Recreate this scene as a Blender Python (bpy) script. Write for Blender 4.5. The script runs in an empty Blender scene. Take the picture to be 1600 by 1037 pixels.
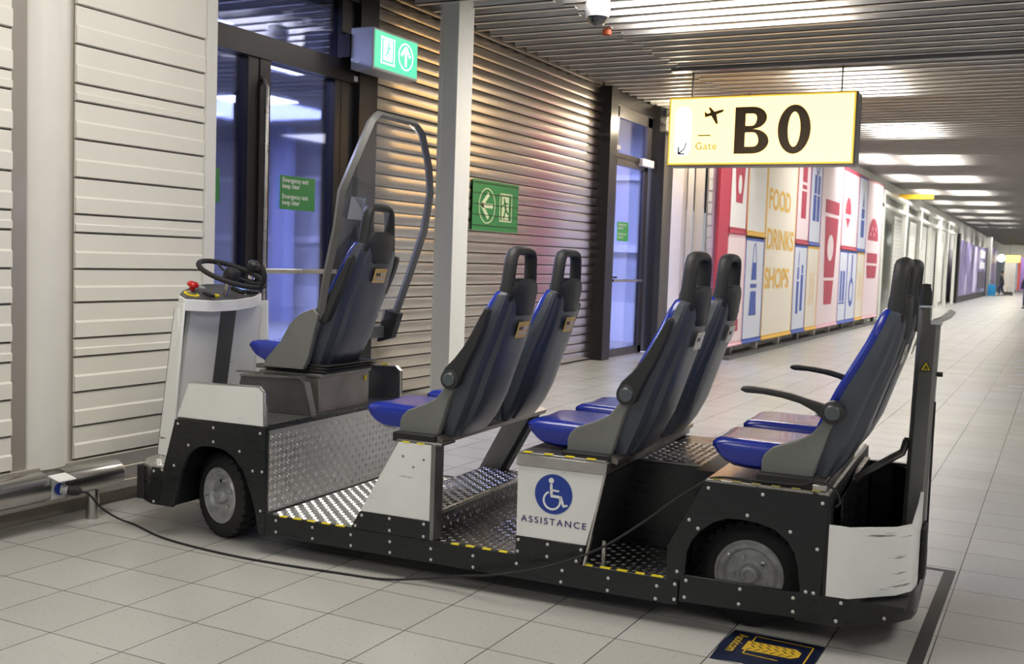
import bpy, bmesh, math, random
from mathutils import Vector, Matrix
random.seed(4)
SC = bpy.context.scene
COL = SC.collection
PI = math.pi

# ------------------------------------------------------------------ camera
H = 1.5326
YAW, PIT, ROL = 0.47217387, 0.06877932, 0.03445584
cy, sy = math.cos(YAW), math.sin(YAW)
FW = Vector((-sy*math.cos(PIT), cy*math.cos(PIT), -math.sin(PIT)))
RT0 = Vector((cy, sy, 0)); UP0 = RT0.cross(FW)
RT = RT0*math.cos(ROL) + UP0*math.sin(ROL)
UP = -RT0*math.sin(ROL) + UP0*math.cos(ROL)
cam_d = bpy.data.cameras.new('camera'); cam = bpy.data.objects.new('camera', cam_d); COL.objects.link(cam)
cam_d.sensor_width = 36; cam_d.lens = 1672.257/1600*36; cam_d.clip_start = 0.05; cam_d.clip_end = 300
m = Matrix((RT, UP, -FW)).transposed().to_4x4(); m.translation = (0, 0, H)
cam.matrix_world = m
SC.camera = cam
cam_d.dof.use_dof = True; cam_d.dof.focus_distance = 5.6; cam_d.dof.aperture_fstop = 5.0

# ------------------------------------------------------------------ colour management, world, light
SC.view_settings.view_transform = 'Standard'; SC.view_settings.look = 'None'
SC.view_settings.gamma = 1; SC.view_settings.exposure = 0.0; SC.view_settings.use_curve_mapping = False
W = bpy.data.worlds.new('world'); SC.world = W; W.use_nodes = True
W.node_tree.nodes['Background'].inputs[0].default_value = (0.80, 0.86, 0.92, 1)
W.node_tree.nodes['Background'].inputs[1].default_value = 0.42
LAMP = 19.0          # radiance of the ceiling luminaires above the baffles
def area(name, loc, sx, sy_, power, color, rot=(0, 0, 0)):
    d = bpy.data.lights.new(name, 'AREA'); d.shape = 'RECTANGLE'; d.size = sx; d.size_y = sy_
    d.energy = power; d.color = color
    o = bpy.data.objects.new(name, d); COL.objects.link(o); o.location = loc; o.rotation_euler = rot
    return o
# added fill lights: hall (just under the baffles) and dusk-blue room behind the glass doors
for y in (-2.0, 3.7):
    area('hall_fill_light', (-2.9, y, 4.12), 1.3, 2.4, 122, (1.0, 0.95, 0.87))  # unseen near end of the luminaire row, added to brighten wall and floor
for i in range(9):
    area('hall_fill_light', (2.4, -2.0+5.62*i, 4.12), 1.3, 2.4, 95 if i < 2 else 52, (1.0, 0.96, 0.90))  # unseen right-hand row, added to brighten the hall
for y in (50, 62, 74, 86, 98):
    area('hall_fill_light', (2.6, y, 4.12), 2.6, 5, 300, (1.0, 0.98, 0.95))  # larger unseen lights added to brighten the far hall
for x, y in ((-9.5, 8), (-13, 15), (-9, 17.0)):
    area('back_room_fill_light', (x, y, 4.0), 2.5, 2.5, 1150, (0.66, 0.70, 1.0))  # added blue area lights, apart from the modelled luminaires of that room

# ------------------------------------------------------------------ materials
MATS = {}
def mat(name, col, rough=0.5, metal=0.0, var=0.0, vscale=8.0, bump=0.0, bscale=60.0, emit=None, estr=0.0,
        stretch=(1, 1, 1), dirt=None, coat=0.0, spec=0.5, rvar=0.0):
    if name in MATS: return MATS[name]
    M = bpy.data.materials.new(name); M.use_nodes = True; MATS[name] = M
    nt = M.node_tree; b = nt.nodes['Principled BSDF']
    b.inputs['Base Color'].default_value = (*col, 1); b.inputs['Roughness'].default_value = rough
    b.inputs['Metallic'].default_value = metal; b.inputs['Coat Weight'].default_value = coat
    b.inputs['Specular IOR Level'].default_value = spec
    M.diffuse_color = (*col, 1)
    tc = nt.nodes.new('ShaderNodeTexCoord'); mp = nt.nodes.new('ShaderNodeMapping'); mp.inputs['Scale'].default_value = stretch; mp.inputs['Location'].default_value = (.137, .291, .371)
    nt.links.new(tc.outputs['Object'], mp.inputs[0])
    n = nt.nodes.new('ShaderNodeTexNoise'); n.inputs['Scale'].default_value = vscale; n.inputs['Detail'].default_value = 2
    nt.links.new(mp.outputs[0], n.inputs['Vector'])
    cur = None
    if var > 0:
        r = nt.nodes.new('ShaderNodeMapRange'); r.inputs[1].default_value = .3; r.inputs[2].default_value = .7
        r.inputs[3].default_value = 1-var; r.inputs[4].default_value = 1+var*.4
        nt.links.new(n.outputs['Fac'], r.inputs[0])
        mx = nt.nodes.new('ShaderNodeMix'); mx.data_type = 'RGBA'; mx.blend_type = 'MULTIPLY'; mx.inputs[0].default_value = 1
        mx.inputs[6].default_value = (*col, 1); nt.links.new(r.outputs[0], mx.inputs[7]); cur = mx.outputs[2]
    if dirt:
        dcol, thr, dsc, dst = dirt
        mp2 = nt.nodes.new('ShaderNodeMapping'); mp2.inputs['Scale'].default_value = dst
        nt.links.new(tc.outputs['Object'], mp2.inputs[0])
        n2 = nt.nodes.new('ShaderNodeTexNoise'); n2.inputs['Scale'].default_value = dsc; n2.inputs['Detail'].default_value = 6
        nt.links.new(mp2.outputs[0], n2.inputs['Vector'])
        r2 = nt.nodes.new('ShaderNodeMapRange'); r2.inputs[1].default_value = thr; r2.inputs[2].default_value = thr+.05
        nt.links.new(n2.outputs['Fac'], r2.inputs[0])
        m2 = nt.nodes.new('ShaderNodeMix'); m2.data_type = 'RGBA'; nt.links.new(r2.outputs[0], m2.inputs[0])
        if cur: nt.links.new(cur, m2.inputs[6])
        else: m2.inputs[6].default_value = (*col, 1)
        m2.inputs[7].default_value = (*dcol, 1); cur = m2.outputs[2]
    if cur: nt.links.new(cur, b.inputs['Base Color'])
    if rvar > 0:
        r3 = nt.nodes.new('ShaderNodeMapRange'); r3.inputs[1].default_value = .3; r3.inputs[2].default_value = .7
        r3.inputs[3].default_value = max(.02, rough-rvar); r3.inputs[4].default_value = rough+rvar
        nt.links.new(n.outputs['Fac'], r3.inputs[0]); nt.links.new(r3.outputs[0], b.inputs['Roughness'])
    if bump > 0:
        nb = nt.nodes.new('ShaderNodeTexNoise'); nb.inputs['Scale'].default_value = bscale; nb.inputs['Detail'].default_value = 3
        nt.links.new(mp.outputs[0], nb.inputs['Vector'])
        bp = nt.nodes.new('ShaderNodeBump'); bp.inputs['Strength'].default_value = bump; bp.inputs['Distance'].default_value = .003
        nt.links.new(nb.outputs['Fac'], bp.inputs['Height']); nt.links.new(bp.outputs[0], b.inputs['Normal'])
    if emit:
        b.inputs['Emission Color'].default_value = (*emit, 1); b.inputs['Emission Strength'].default_value = estr
    return M
def glass(name, tint, rough=0.02, mixf=0.85, gcol=(1, 1, 1)):
    M = bpy.data.materials.new(name); M.use_nodes = True; MATS[name] = M; nt = M.node_tree
    for n in list(nt.nodes): nt.nodes.remove(n)
    o = nt.nodes.new('ShaderNodeOutputMaterial'); t = nt.nodes.new('ShaderNodeBsdfTransparent'); t.inputs[0].default_value = (*tint, 1)
    g = nt.nodes.new('ShaderNodeBsdfGlossy'); g.inputs['Roughness'].default_value = rough; g.inputs[0].default_value = (*gcol, 1)
    f = nt.nodes.new('ShaderNodeFresnel'); f.inputs[0].default_value = 1.5
    mp = nt.nodes.new('ShaderNodeMath'); mp.operation = 'MULTIPLY'; mp.inputs[1].default_value = mixf
    nt.links.new(f.outputs[0], mp.inputs[0])
    mx = nt.nodes.new('ShaderNodeMixShader'); nt.links.new(mp.outputs[0], mx.inputs[0])
    nt.links.new(t.outputs[0], mx.inputs[1]); nt.links.new(g.outputs[0], mx.inputs[2]); nt.links.new(mx.outputs[0], o.inputs[0])
    return M

m_black = mat('black_panel', (.0065, .0078, .0092), .30, var=.2, vscale=10, stretch=(.6, 2, 4), bump=.04, bscale=30, rvar=.06)
m_blackm = mat('black_matte', (.010, .010, .011), .6)
m_rubber = mat('rubber', (.013, .013, .014), .75, bump=.3, bscale=90)
m_white = mat('white_paint_metal', (.80, .81, .79), .32, var=.06, vscale=3, dirt=((.10, .09, .08), .705, 3.0, (1.2, 1, 14)))
m_whitec = mat('white_scuffed', (.79, .80, .78), .33, var=.08, vscale=4, dirt=((.16, .15, .13), .665, 3.2, (1.5, 1, 18)))
m_grey = mat('grey_plastic', (.17, .175, .165), .42, var=.08, vscale=10, bump=.06, bscale=200)
m_shell = mat('seat_shell', (.060, .070, .090), .34, var=.12, vscale=5, bump=.05, bscale=250)
m_head = mat('headrest_plastic', (.022, .023, .025), .55, bump=.12, bscale=260)
m_arm = mat('armrest_rubber', (.020, .021, .022), .45, bump=.08, bscale=250)
m_blue = mat('blue_vinyl', (.011, .028, .32), .27, var=.10, vscale=6, bump=.10, bscale=130, coat=.25)
m_steel = mat('brushed_steel', (.52, .50, .47), .30, 1.0, var=.12, vscale=6, rvar=.08)
m_dsteel = mat('dark_steel', (.25, .245, .235), .38, .9, var=.2, vscale=9, rvar=.1)
m_alu = mat('tread_plate', (.56, .56, .55), .34, 1.0, var=.08, vscale=5, rvar=.05)
m_dalu = mat('tread_plate_worn', (.24, .23, .22), .34, 1.0, var=.2, vscale=6, rvar=.1)
m_chrome = mat('chrome', (.75, .75, .74), .12, 1.0)
m_rim = mat('rim_grey_paint', (.50, .51, .52), .38, .35, var=.25, vscale=22, dirt=((.10, .10, .10), .68, 20, (1, 1, 1)))
m_rivet = mat('rivet_head', (.60, .60, .58), .35, .7)
m_yellow = mat('yellow_tape', (.85, .68, .02), .5)
m_stk = mat('orange_sticker', (.72, .47, .14), .5)
m_stkw = mat('pale_sticker', (.62, .60, .50), .35)
m_ink = mat('sticker_ink', (.03, .03, .04), .5)
m_symblue = mat('sign_blue', (.012, .045, .30), .35)
m_symwhite = mat('sign_white', (.80, .81, .80), .4)
m_textblue = mat('text_blue', (.035, .035, .16), .4)
m_red = mat('red_plastic', (.55, .01, .01), .35)
m_screen = mat('screen', (.08, .18, .5), .1, emit=(.16, .34, .9), estr=.35)
m_clear = glass('polycarbonate', (.86, .88, .92), .05, 1.8)
nt_ = m_clear.node_tree; o_n = [n for n in nt_.nodes if n.type == 'OUTPUT_MATERIAL'][0]; src = o_n.inputs[0].links[0].from_socket
df_ = nt_.nodes.new('ShaderNodeBsdfDiffuse'); df_.inputs[0].default_value = (.55, .6, .7, 1); mh_ = nt_.nodes.new('ShaderNodeMixShader'); mh_.inputs[0].default_value = .10
nt_.links.new(src, mh_.inputs[1]); nt_.links.new(df_.outputs[0], mh_.inputs[2]); nt_.links.new(mh_.outputs[0], o_n.inputs[0])

# ------------------------------------------------------------------ mesh helpers
def sub(a, b): return Vector(a)-Vector(b)
class MB:
    def __init__(s): s.v = []; s.f = []; s.lug = None
    def add(s, vs, fs):
        n = len(s.v); s.v += [tuple(v) for v in vs]; s.f += [[i+n for i in f] for f in fs]; return s
    def box(s, x0, x1, y0, y1, z0, z1):
        return s.add([(x, y, z) for x in (x0, x1) for y in (y0, y1) for z in (z0, z1)],
                     [(0, 1, 3, 2), (4, 6, 7, 5), (0, 4, 5, 1), (2, 3, 7, 6), (0, 2, 6, 4), (1, 5, 7, 3)])
    def prism(s, poly, ax, a, b):
        """poly 2D; ax 'y': poly in (x,z), 'x': (y,z), 'z': (x,y)"""
        def p(q, t):
            return {'y': (q[0], t, q[1]), 'x': (t, q[0], q[1]), 'z': (q[0], q[1], t)}[ax]
        n = len(poly); ta, tb = a, b
        s.add([p(q, ta) for q in poly]+[p(q, tb) for q in poly],
              [list(range(n)), list(range(2*n-1, n-1, -1))]+[(i, i+n, (i+1) % n+n, (i+1) % n) for i in range(n)])
        return s
    def loft(s, rings, cap=True, closed=False):
        n = len(rings[0]); vs = [p for r in rings for p in r]; fs = []
        R = len(rings)
        for i in range(R if closed else R-1):
            for j in range(n):
                a, b = i*n+j, i*n+(j+1) % n; c, d = ((i+1) % R)*n+(j+1) % n, ((i+1) % R)*n+j
                fs.append((a, b, c, d))
        if cap and not closed: fs += [list(range(n-1, -1, -1)), list(range((R-1)*n, R*n))]
        return s.add(vs, fs)
    def tube(s, pts, r, n=10, cap=True, closed=False, flat=None, side=None):
        """sweep a circle (or ellipse r x flat, 'side' = fixed direction of the flat axis) along pts"""
        pts = [Vector(p) for p in pts]; rings = []; L = len(pts); ref = None
        rr = r if isinstance(r, (list, tuple)) else [r]*L
        for i, p in enumerate(pts):
            if closed: t = (pts[(i+1) % L]-pts[i-1]).normalized()
            else: t = (pts[min(i+1, L-1)]-pts[max(i-1, 0)]).normalized()
            if side is not None: u = Vector(side) - t*Vector(side).dot(t)
            else:
                if ref is None: ref = Vector((0, 0, 1)) if abs(t.z) < .9 else Vector((1, 0, 0))
                u = ref - t*ref.dot(t)
            u.normalize(); ref = u; w = t.cross(u)
            fr = (flat if flat else rr[i])
            rings.append([p + u*math.cos(2*PI*k/n)*fr + w*math.sin(2*PI*k/n)*rr[i] for k in range(n)])
        return s.loft(rings, cap, closed)
    def cyl(s, a, b, r, n=16): return s.tube([a, b], r, n)
    def lathe(s, prof, c, axis='y', n=32, a0=0, a1=2*PI):
        """prof: (radius, t) pairs; closed loop round axis"""
        rings = []
        for k in range(n):
            a = a0+(a1-a0)*k/n; ca, sa = math.cos(a), math.sin(a)
            ring = []
            for r, t in prof:
                if axis == 'y': ring.append((c[0]+r*ca, c[1]+t, c[2]+r*sa))
                elif axis == 'z': ring.append((c[0]+r*ca, c[1]+r*sa, c[2]+t))
                else: ring.append((c[0]+t, c[1]+r*ca, c[2]+r*sa))
            rings.append(ring)
        vs = [p for r in rings for p in r]; m_ = len(prof); fs = []
        for i in range(n):
            for j in range(m_-1):
                fs.append((i*m_+j, i*m_+j+1, ((i+1) % n)*m_+j+1, ((i+1) % n)*m_+j))
        return s.add(vs, fs)
    def plate(s, path, z0, z1, th, top=None):
        """vertical sheet following plan path (x,y), thickness th to the left of travel"""
        P = [Vector((p[0], p[1])) for p in path]; L = len(P); off = []
        for i in range(L):
            t = (P[min(i+1, L-1)]-P[max(i-1, 0)]).normalized(); off.append(P[i]+Vector((-t.y, t.x))*th)
        rings = [[(P[i].x, P[i].y, z0), (off[i].x, off[i].y, z0), (off[i].x, off[i].y, top[i] if top else z1), (P[i].x, P[i].y, top[i] if top else z1)] for i in range(L)]
        return s.loft(rings)
    def xf(s, M):
        s.v = [tuple(M @ Vector(v)) for v in s.v]; return s
    def build(s, name, m_, parent=None, smooth=True, bevel=0, ang=35, loc=None, rot=None, seg=2, weld=False):
        me = bpy.data.meshes.new(name); me.from_pydata(s.v, [], s.f)
        bm = bmesh.new(); bm.from_mesh(me)
        if weld: bmesh.ops.remove_doubles(bm, verts=bm.verts, dist=1e-5)
        bmesh.ops.recalc_face_normals(bm, faces=bm.faces); bm.to_mesh(me); bm.free()
        me.materials.append(m_)
        if s.lug is not None:
            me.materials.append(m_lug)
            for p in me.polygons[s.lug:]: p.material_index = 1
        if smooth:
            for p in me.polygons: p.use_smooth = True
            me.set_sharp_from_angle(angle=math.radians(ang))
        o = bpy.data.objects.new(name, me); COL.objects.link(o)
        if parent: o.parent = parent
        if loc: o.location = loc
        if rot: o.rotation_euler = rot
        if bevel:
            bv = o.modifiers.new('bevel', 'BEVEL'); bv.width = bevel; bv.segments = seg; bv.limit_method = 'ANGLE'; bv.angle_limit = math.radians(40)
        return o
def empty(name, loc=(0, 0, 0), rz=0):
    o = bpy.data.objects.new(name, None); COL.objects.link(o); o.location = loc; o.rotation_euler = (0, 0, rz); o.empty_display_size = .1; return o
def tag(o, label, cat, group=None, kind=None):
    o['label'] = label; o['category'] = cat
    if group: o['group'] = group
    if kind: o['kind'] = kind
    return o
def struct(o): o['kind'] = 'structure'; return o
def copy_tree(o, parent=None):
    c = o.copy(); COL.objects.link(c)
    if parent: c.parent = parent
    for ch in list(o.children): copy_tree(ch, c)
    return c
def text(name, s_, size, m_, parent, org, ux, uy, sx=1.0, bold=0.0, ext=.0005, align='LEFT', spacing=1.0):
    """text laid out from org; ux/uy = reading and up directions; size = capital height"""
    cu = bpy.data.curves.new(name, 'FONT'); cu.body = s_; cu.size = 1.0; cu.offset = bold; cu.extrude = 0.0; cu.align_x = align; cu.space_character = spacing
    t = bpy.data.objects.new('tmp_text', cu); COL.objects.link(t)
    dg = bpy.context.evaluated_depsgraph_get(); me = bpy.data.meshes.new_from_object(t.evaluated_get(dg))
    bpy.data.objects.remove(t); bpy.data.curves.remove(cu)
    k = size/.69; ux = Vector(ux).normalized(); uy = Vector(uy).normalized(); n = ux.cross(uy)
    me.name = name
    for v in me.vertices:
        v.co = Vector(org) + ux*v.co.x*k*sx + uy*v.co.y*k + n*ext
    me.materials.clear(); me.materials.append(m_)
    o = bpy.data.objects.new(name, me); COL.objects.link(o)
    if parent: o.parent = parent
    return o
def flat(name, polys, m_, parent, org, ux, uy, n_off=.001, th=.0008):
    """thin decal polygons given in (u,v)"""
    ux = Vector(ux).normalized(); uy = Vector(uy).normalized(); n = ux.cross(uy); b = MB()
    for poly in polys:
        k = len(poly)
        lo = [Vector(org)+ux*p[0]+uy*p[1]+n*(n_off-th) for p in poly]; hi = [q+n*th for q in lo]
        b.add(lo+hi, [list(range(k-1, -1, -1)), list(range(k, 2*k))]+[(i, (i+1) % k, (i+1) % k+k, i+k) for i in range(k)])
    return b.build(name, m_, parent, smooth=False)
def circ(cx, cy_, r, n=28, ry=None): return [(cx+r*math.cos(2*PI*k/n), cy_+(ry or r)*math.sin(2*PI*k/n)) for k in range(n)]
def rect(x0, y0, x1, y1): return [(x0, y0), (x1, y0), (x1, y1), (x0, y1)]
def ringpoly(cx, cy_, r, w, n=28, ry=None, a0=0, a1=2*PI):
    out = []
    ry = ry or r
    for k in range(n):
        a, b = a0+(a1-a0)*k/n, a0+(a1-a0)*(k+1)/n
        out.append([(cx+r*math.cos(a), cy_+ry*math.sin(a)), (cx+r*math.cos(b), cy_+ry*math.sin(b)),
                    (cx+(r-w)*math.cos(b), cy_+(ry-w)*math.sin(b)), (cx+(r-w)*math.cos(a), cy_+(ry-w)*math.sin(a))])
    return out
def stroke(p, q, w):
    p = Vector(p); q = Vector(q); t = (q-p).normalized(); n = Vector((-t.y, t.x))*w/2
    return [tuple(p+n), tuple(p-n), tuple(q-n), tuple(q+n)]
def frame_rect(x0, y0, x1, y1, w): return [rect(x0, y0, x1, y0+w), rect(x0, y1-w, x1, y1), rect(x0, y0, x0+w, y1), rect(x1-w, y0, x1, y1)]

# ================================================================== THE SETTING
# floor
def floor_material():
    M = bpy.data.materials.new('terrazzo_tiles'); M.use_nodes = True; nt = M.node_tree; b = nt.nodes['Principled BSDF']
    tc = nt.nodes.new('ShaderNodeTexCoord'); mp = nt.nodes.new('ShaderNodeMapping'); mp.inputs['Location'].default_value = (3.456061+.385*60, -2.861559+.385*60, 0)
    nt.links.new(tc.outputs['Object'], mp.inputs[0])
    br = nt.nodes.new('ShaderNodeTexBrick'); br.offset = 0; br.squash = 1; br.inputs['Scale'].default_value = 1
    br.inputs['Brick Width'].default_value = .385; br.inputs['Row Height'].default_value = .385
    br.inputs['Mortar Size'].default_value = .0028; br.inputs['Mortar Smooth'].default_value = .2; br.inputs['Bias'].default_value = 0
    br.inputs['Color1'].default_value = (.44, .435, .41, 1); br.inputs['Color2'].default_value = (.475, .47, .445, 1); br.inputs['Mortar'].default_value = (.07, .065, .06, 1)
    nt.links.new(mp.outputs[0], br.inputs['Vector'])
    vo = nt.nodes.new('ShaderNodeTexNoise'); vo.inputs['Scale'].default_value = 75; vo.inputs['Detail'].default_value = 1; nt.links.new(mp.outputs[0], vo.inputs['Vector'])
    rr = nt.nodes.new('ShaderNodeMapRange'); rr.inputs[1].default_value = .28; rr.inputs[2].default_value = .34; rr.inputs[3].default_value = .70; rr.inputs[4].default_value = 1
    nt.links.new(vo.outputs['Fac'], rr.inputs[0])
    mo = nt.nodes.new('ShaderNodeMapping'); mo.inputs['Location'].default_value = (31.3, 17.7, .37); nt.links.new(tc.outputs['Object'], mo.inputs[0])
    no = nt.nodes.new('ShaderNodeTexNoise'); no.inputs['Scale'].default_value = 1.3; no.inputs['Detail'].default_value = 1; nt.links.new(mo.outputs[0], no.inputs['Vector'])
    r2 = nt.nodes.new('ShaderNodeMapRange'); r2.inputs[1].default_value = .3; r2.inputs[2].default_value = .7; r2.inputs[3].default_value = .95; r2.inputs[4].default_value = 1.02
    nt.links.new(no.outputs['Fac'], r2.inputs[0])
    mu = nt.nodes.new('ShaderNodeMath'); mu.operation = 'MULTIPLY'; nt.links.new(rr.outputs[0], mu.inputs[0]); nt.links.new(r2.outputs[0], mu.inputs[1])
    mx = nt.nodes.new('ShaderNodeMix'); mx.data_type = 'RGBA'; mx.blend_type = 'MULTIPLY'; mx.inputs[0].default_value = 1
    nt.links.new(br.outputs['Color'], mx.inputs[6]); nt.links.new(mu.outputs[0], mx.inputs[7]); nt.links.new(mx.outputs[2], b.inputs['Base Color'])
    r3 = nt.nodes.new('ShaderNodeMapRange'); r3.inputs[1].default_value = .3; r3.inputs[2].default_value = .7; r3.inputs[3].default_value = .26; r3.inputs[4].default_value = .32
    nt.links.new(no.outputs['Fac'], r3.inputs[0]); b.inputs['Roughness'].default_value = .27
    bp = nt.nodes.new('ShaderNodeBump'); bp.inputs['Strength'].default_value = .25; bp.inputs['Distance'].default_value = .002; bp.invert = True
    nt.links.new(br.outputs['Fac'], bp.inputs['Height']); nt.links.new(bp.outputs[0], b.inputs['Normal'])
    return M
m_floor = floor_material()
struct(MB().box(-20, 8, -8, 130, -.1, 0).build('floor', m_floor, smooth=False))

# ceiling: plenum slab + baffles
m_plen = mat('plenum_dark', (.05, .045, .04), .9)
m_baf = mat('baffle_paint', (.62, .60, .57), .42, .1, var=.05)
struct(MB().box(-20, 8, -8, 130, 4.75, 4.85).build('ceiling', m_plen, smooth=False))
b = MB(); pitch = .335
y = 2.0; i = 0
def baffle(b, x0, x1, y, z=4.2):
    b.box(x0, x1, y, y+.012, z, z+.11); b.box(x0, x1, y, y+.075, z, z+.010)
while y < 118:
    if not (14.1 < y < 14.55): baffle(b, -4.83, 7.5, y)
    y += pitch
o = b.build('ceiling_baffles', m_baf, smooth=False); o.name = 'ceiling_baffle_field'; struct(o)
b = MB(); y = 5.0
while y < 17.9:
    baffle(b, -6.33, -4.86+(.10 if int(y*10) % 2 else 0), y+.16, 4.2); y += pitch
b.box(-4.90, -4.86, 5.0, 17.6, 4.31, 4.36)
o = b.build('ceiling_baffle_field_side', m_baf, smooth=False); struct(o)
b = MB(); b.box(-4.95, 7.5, 14.22, 14.36, 4.16, 4.32)
struct(b.build('trim_1', mat('beam_grey', (.20, .20, .20), .4, .5), smooth=False))

# ceiling luminaires above the baffles
m_lum = mat('luminaire', (.9, .9, .9), .5, emit=(1.0, .97, .93), estr=LAMP)
m_lumfar = mat('luminaire_far', (.9, .9, .9), .5, emit=(1.0, .97, .93), estr=LAMP*.9)
def luminaire(x0, x1, y0, y1, z, label, group):
    t = empty('ceiling_light', ((x0+x1)/2, (y0+y1)/2, z)); hx, hy = (x1-x0)/2, (y1-y0)/2
    MB().box(-hx, hx, -hy, hy, .02, .10).build('housing', m_dsteel, t, smooth=False)
    MB().box(-hx+.03, hx-.03, -hy+.03, hy-.03, 0, .018).build('diffuser', m_lum, t, smooth=False)
    return tag(t, label, 'ceiling light', group)
ords = ['nearest the camera, over the cart', 'glowing just right of the hanging gate sign', 'second beyond the gate sign']
ORD = ['first', 'second', 'third', 'fourth', 'fifth', 'sixth', 'seventh', 'eighth', 'ninth', 'tenth', 'eleventh', 'twelfth', 'thirteenth', 'fourteenth', 'fifteenth', 'sixteenth', 'seventeenth', 'eighteenth']
for k in range(18):
    y0 = 9.3+5.62*k
    if k == 0: luminaire(-4.45, -2.25, 9.6, 11.9, 4.33, 'ceiling light above the baffles, nearest the camera at the top edge', 'ceiling lights of the hall')
    elif k < 3: luminaire(-3.5, -2.25, y0, y0+2.3, 4.33, 'ceiling light above the baffles, ' + ords[k], 'ceiling lights of the hall')
    else: luminaire(-3.5, -2.3, y0, y0+2.5, 4.33, 'soft white ceiling light, ' + ORD[k-1] + ' beyond the gate sign in the middle row', 'far ceiling lights in the middle row')
for k in range(14):
    y0 = 25.7+5.62*k
    luminaire(-4.5, -3.85, y0, y0+2.6, 4.33, ORD[k] + ' light counted from the camera in the row close to the left wall', 'far ceiling lights by the left wall')

# shutter wall (x=-6.4) ------------------------------------------------------
m_shut = mat('shutter_metal', (.68, .63, .57), .24, 1.0, var=.05, vscale=1.5, stretch=(1, .5, 1))
m_gap = mat('shutter_gap', (.03, .028, .025), .6)
def shutter(name, y0, y1, label):
    t = empty(name, (-6.4, (y0+y1)/2, 0)); hy = (y1-y0)/2
    MB().box(-.10, -.06, -hy, hy, 0, 4.22).build('backing', m_gap, t, smooth=False)
    b = MB(); p = .1305; z = .02; n = 7
    while z < 4.2:
        prof = []
        for k in range(n):
            u = k/(n-1); zz = z+.006+u*(p-.014); xx = .007*math.sin(PI*u)**.5 - .03
            prof.append((xx, zz))
        rings = [[(x, yy, zz) for x, zz in prof] for yy in (-hy, hy)]
        vs = rings[0]+rings[1]; fs = [(k, k+1, k+1+n, k+n) for k in range(n-1)]
        b.add(vs, fs); z += p
    b.build('slat_curtain', m_shut, t, ang=60)
    return tag(t, label, 'shutter')
shutter('roller_shutter', 9.15, 15.33, 'long wall-high metal roller shutter of horizontal slats behind the cart')
struct(MB().box(-6.62, -6.52, 5.0, 18.2, 3.9, 4.75).build('wall_left_upper', m_blackm, smooth=False))

m_frame = mat('door_frame_dark', (.030, .028, .030), .28, .6)
m_glassb = glass('door_glass', (.80, .83, .97), .03, .9, (.85, .88, 1))
# first (double) glass door, y 5.4 .. 9.15 ; the setting
X0 = -6.4
d1 = empty('door_1', (X0, 7.3, 0)); struct(d1)
b = MB()
def fb(b, ya, yb, za, zb, xa=-.10, xb=.04): b.box(xa, xb, ya-7.3, yb-7.3, za, zb)
fb(b, 8.84, 9.15, 0, 4.2, -.1, .10); fb(b, 5.1, 9.15, 3.20, 3.40, -.1, .07); fb(b, 8.61, 8.84, 0, 4.2); fb(b, 5.1, 9.15, 3.98, 4.2, -.1, .08)
b.build('door_frame', m_frame, d1, smooth=False)
b = MB(); fb(b, 7.28, 7.42, .0, 3.2); fb(b, 7.42, 7.56, 0, 3.2, -.06, .05); fb(b, 8.52, 8.62, 0, 3.2); fb(b, 7.5, 8.6, 0, .10); fb(b, 5.2, 7.3, 0, .1)
b.build('door_stile', m_frame, d1, smooth=False)
MB().box(-.02, -.01, 7.55-7.3, 8.53-7.3, .1, 3.2).build('glass_pane', m_glassb, d1, smooth=False)
MB().box(-.02, -.01, 5.2-7.3, 7.29-7.3, .1, 3.2).build('glass_pane', m_glassb, d1, smooth=False)
MB().box(-.02, -.01, 5.2-7.3, 8.61-7.3, 3.4, 3.98).build('transom_glass', m_glassb, d1, smooth=False)
MB().box(.05, .09, 7.45-7.3, 8.55-7.3, 1.32, 1.365).build('push_bar', m_steel, d1, bevel=.006)
MB().tube([(.05, .155, .4), (.10, .155, .45), (.10, .155, 2.95), (.05, .155, 3.05)], .019, 12).build('pull_handle', m_steel, d1)
MB().box(.071, .075, 8.78-7.3, 8.90-7.3, 3.22, 3.27).build('maker_plate', m_symwhite, d1, smooth=False)
# second door
d2 = empty('door_2', (X0, 16.6, 0)); struct(d2)
b = MB()
def fb2(b, ya, yb, za, zb, xa=-.10, xb=.04): b.box(xa, xb, ya-16.6, yb-16.6, za, zb)
fb2(b, 15.33, 15.62, 0, 4.2, -.1, .14); fb2(b, 17.55, 17.85, 0, 4.2, -.1, .14); fb2(b, 15.6, 17.6, 3.18, 3.26); fb2(b, 15.6, 17.6, 4.0, 4.2)
b.build('door_frame', m_frame, d2, smooth=False)
m_frame2 = mat('door_leaf_grey', (.085, .08, .08), .3, .5)
b = MB(); fb2(b, 15.62, 15.95, 0, 3.2, -.05, .02); fb2(b, 17.22, 17.38, 0, 3.2, -.05, .02); fb2(b, 15.6, 17.38, 0, .12, -.05, .02); fb2(b, 15.6, 17.38, 3.08, 3.2, -.05, .02)
b.build('door_leaf', m_frame2, d2, smooth=False)
b = MB(); fb2(b, 15.62, 15.98, 3.26, 3.98, -.05, .02); fb2(b, 17.3, 17.5, 3.26, 3.98, -.05, .02); fb2(b, 15.6, 17.5, 3.82, 4.0, -.05, .02)
b.build('transom_frame', m_frame2, d2, smooth=False)
MB().box(-.02, -.01, 15.95-16.6, 17.22-16.6, .12, 3.08).build('glass_pane', m_glassb, d2, smooth=False)
MB().box(-.02, -.01, 15.98-16.6, 17.3-16.6, 3.26, 3.82).build('transom_glass', m_glassb, d2, smooth=False)
MB().box(.03, .07, 15.9-16.6, 17.2-16.6, 1.21, 1.25).build('push_bar', m_steel, d2, bevel=.005)
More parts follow.
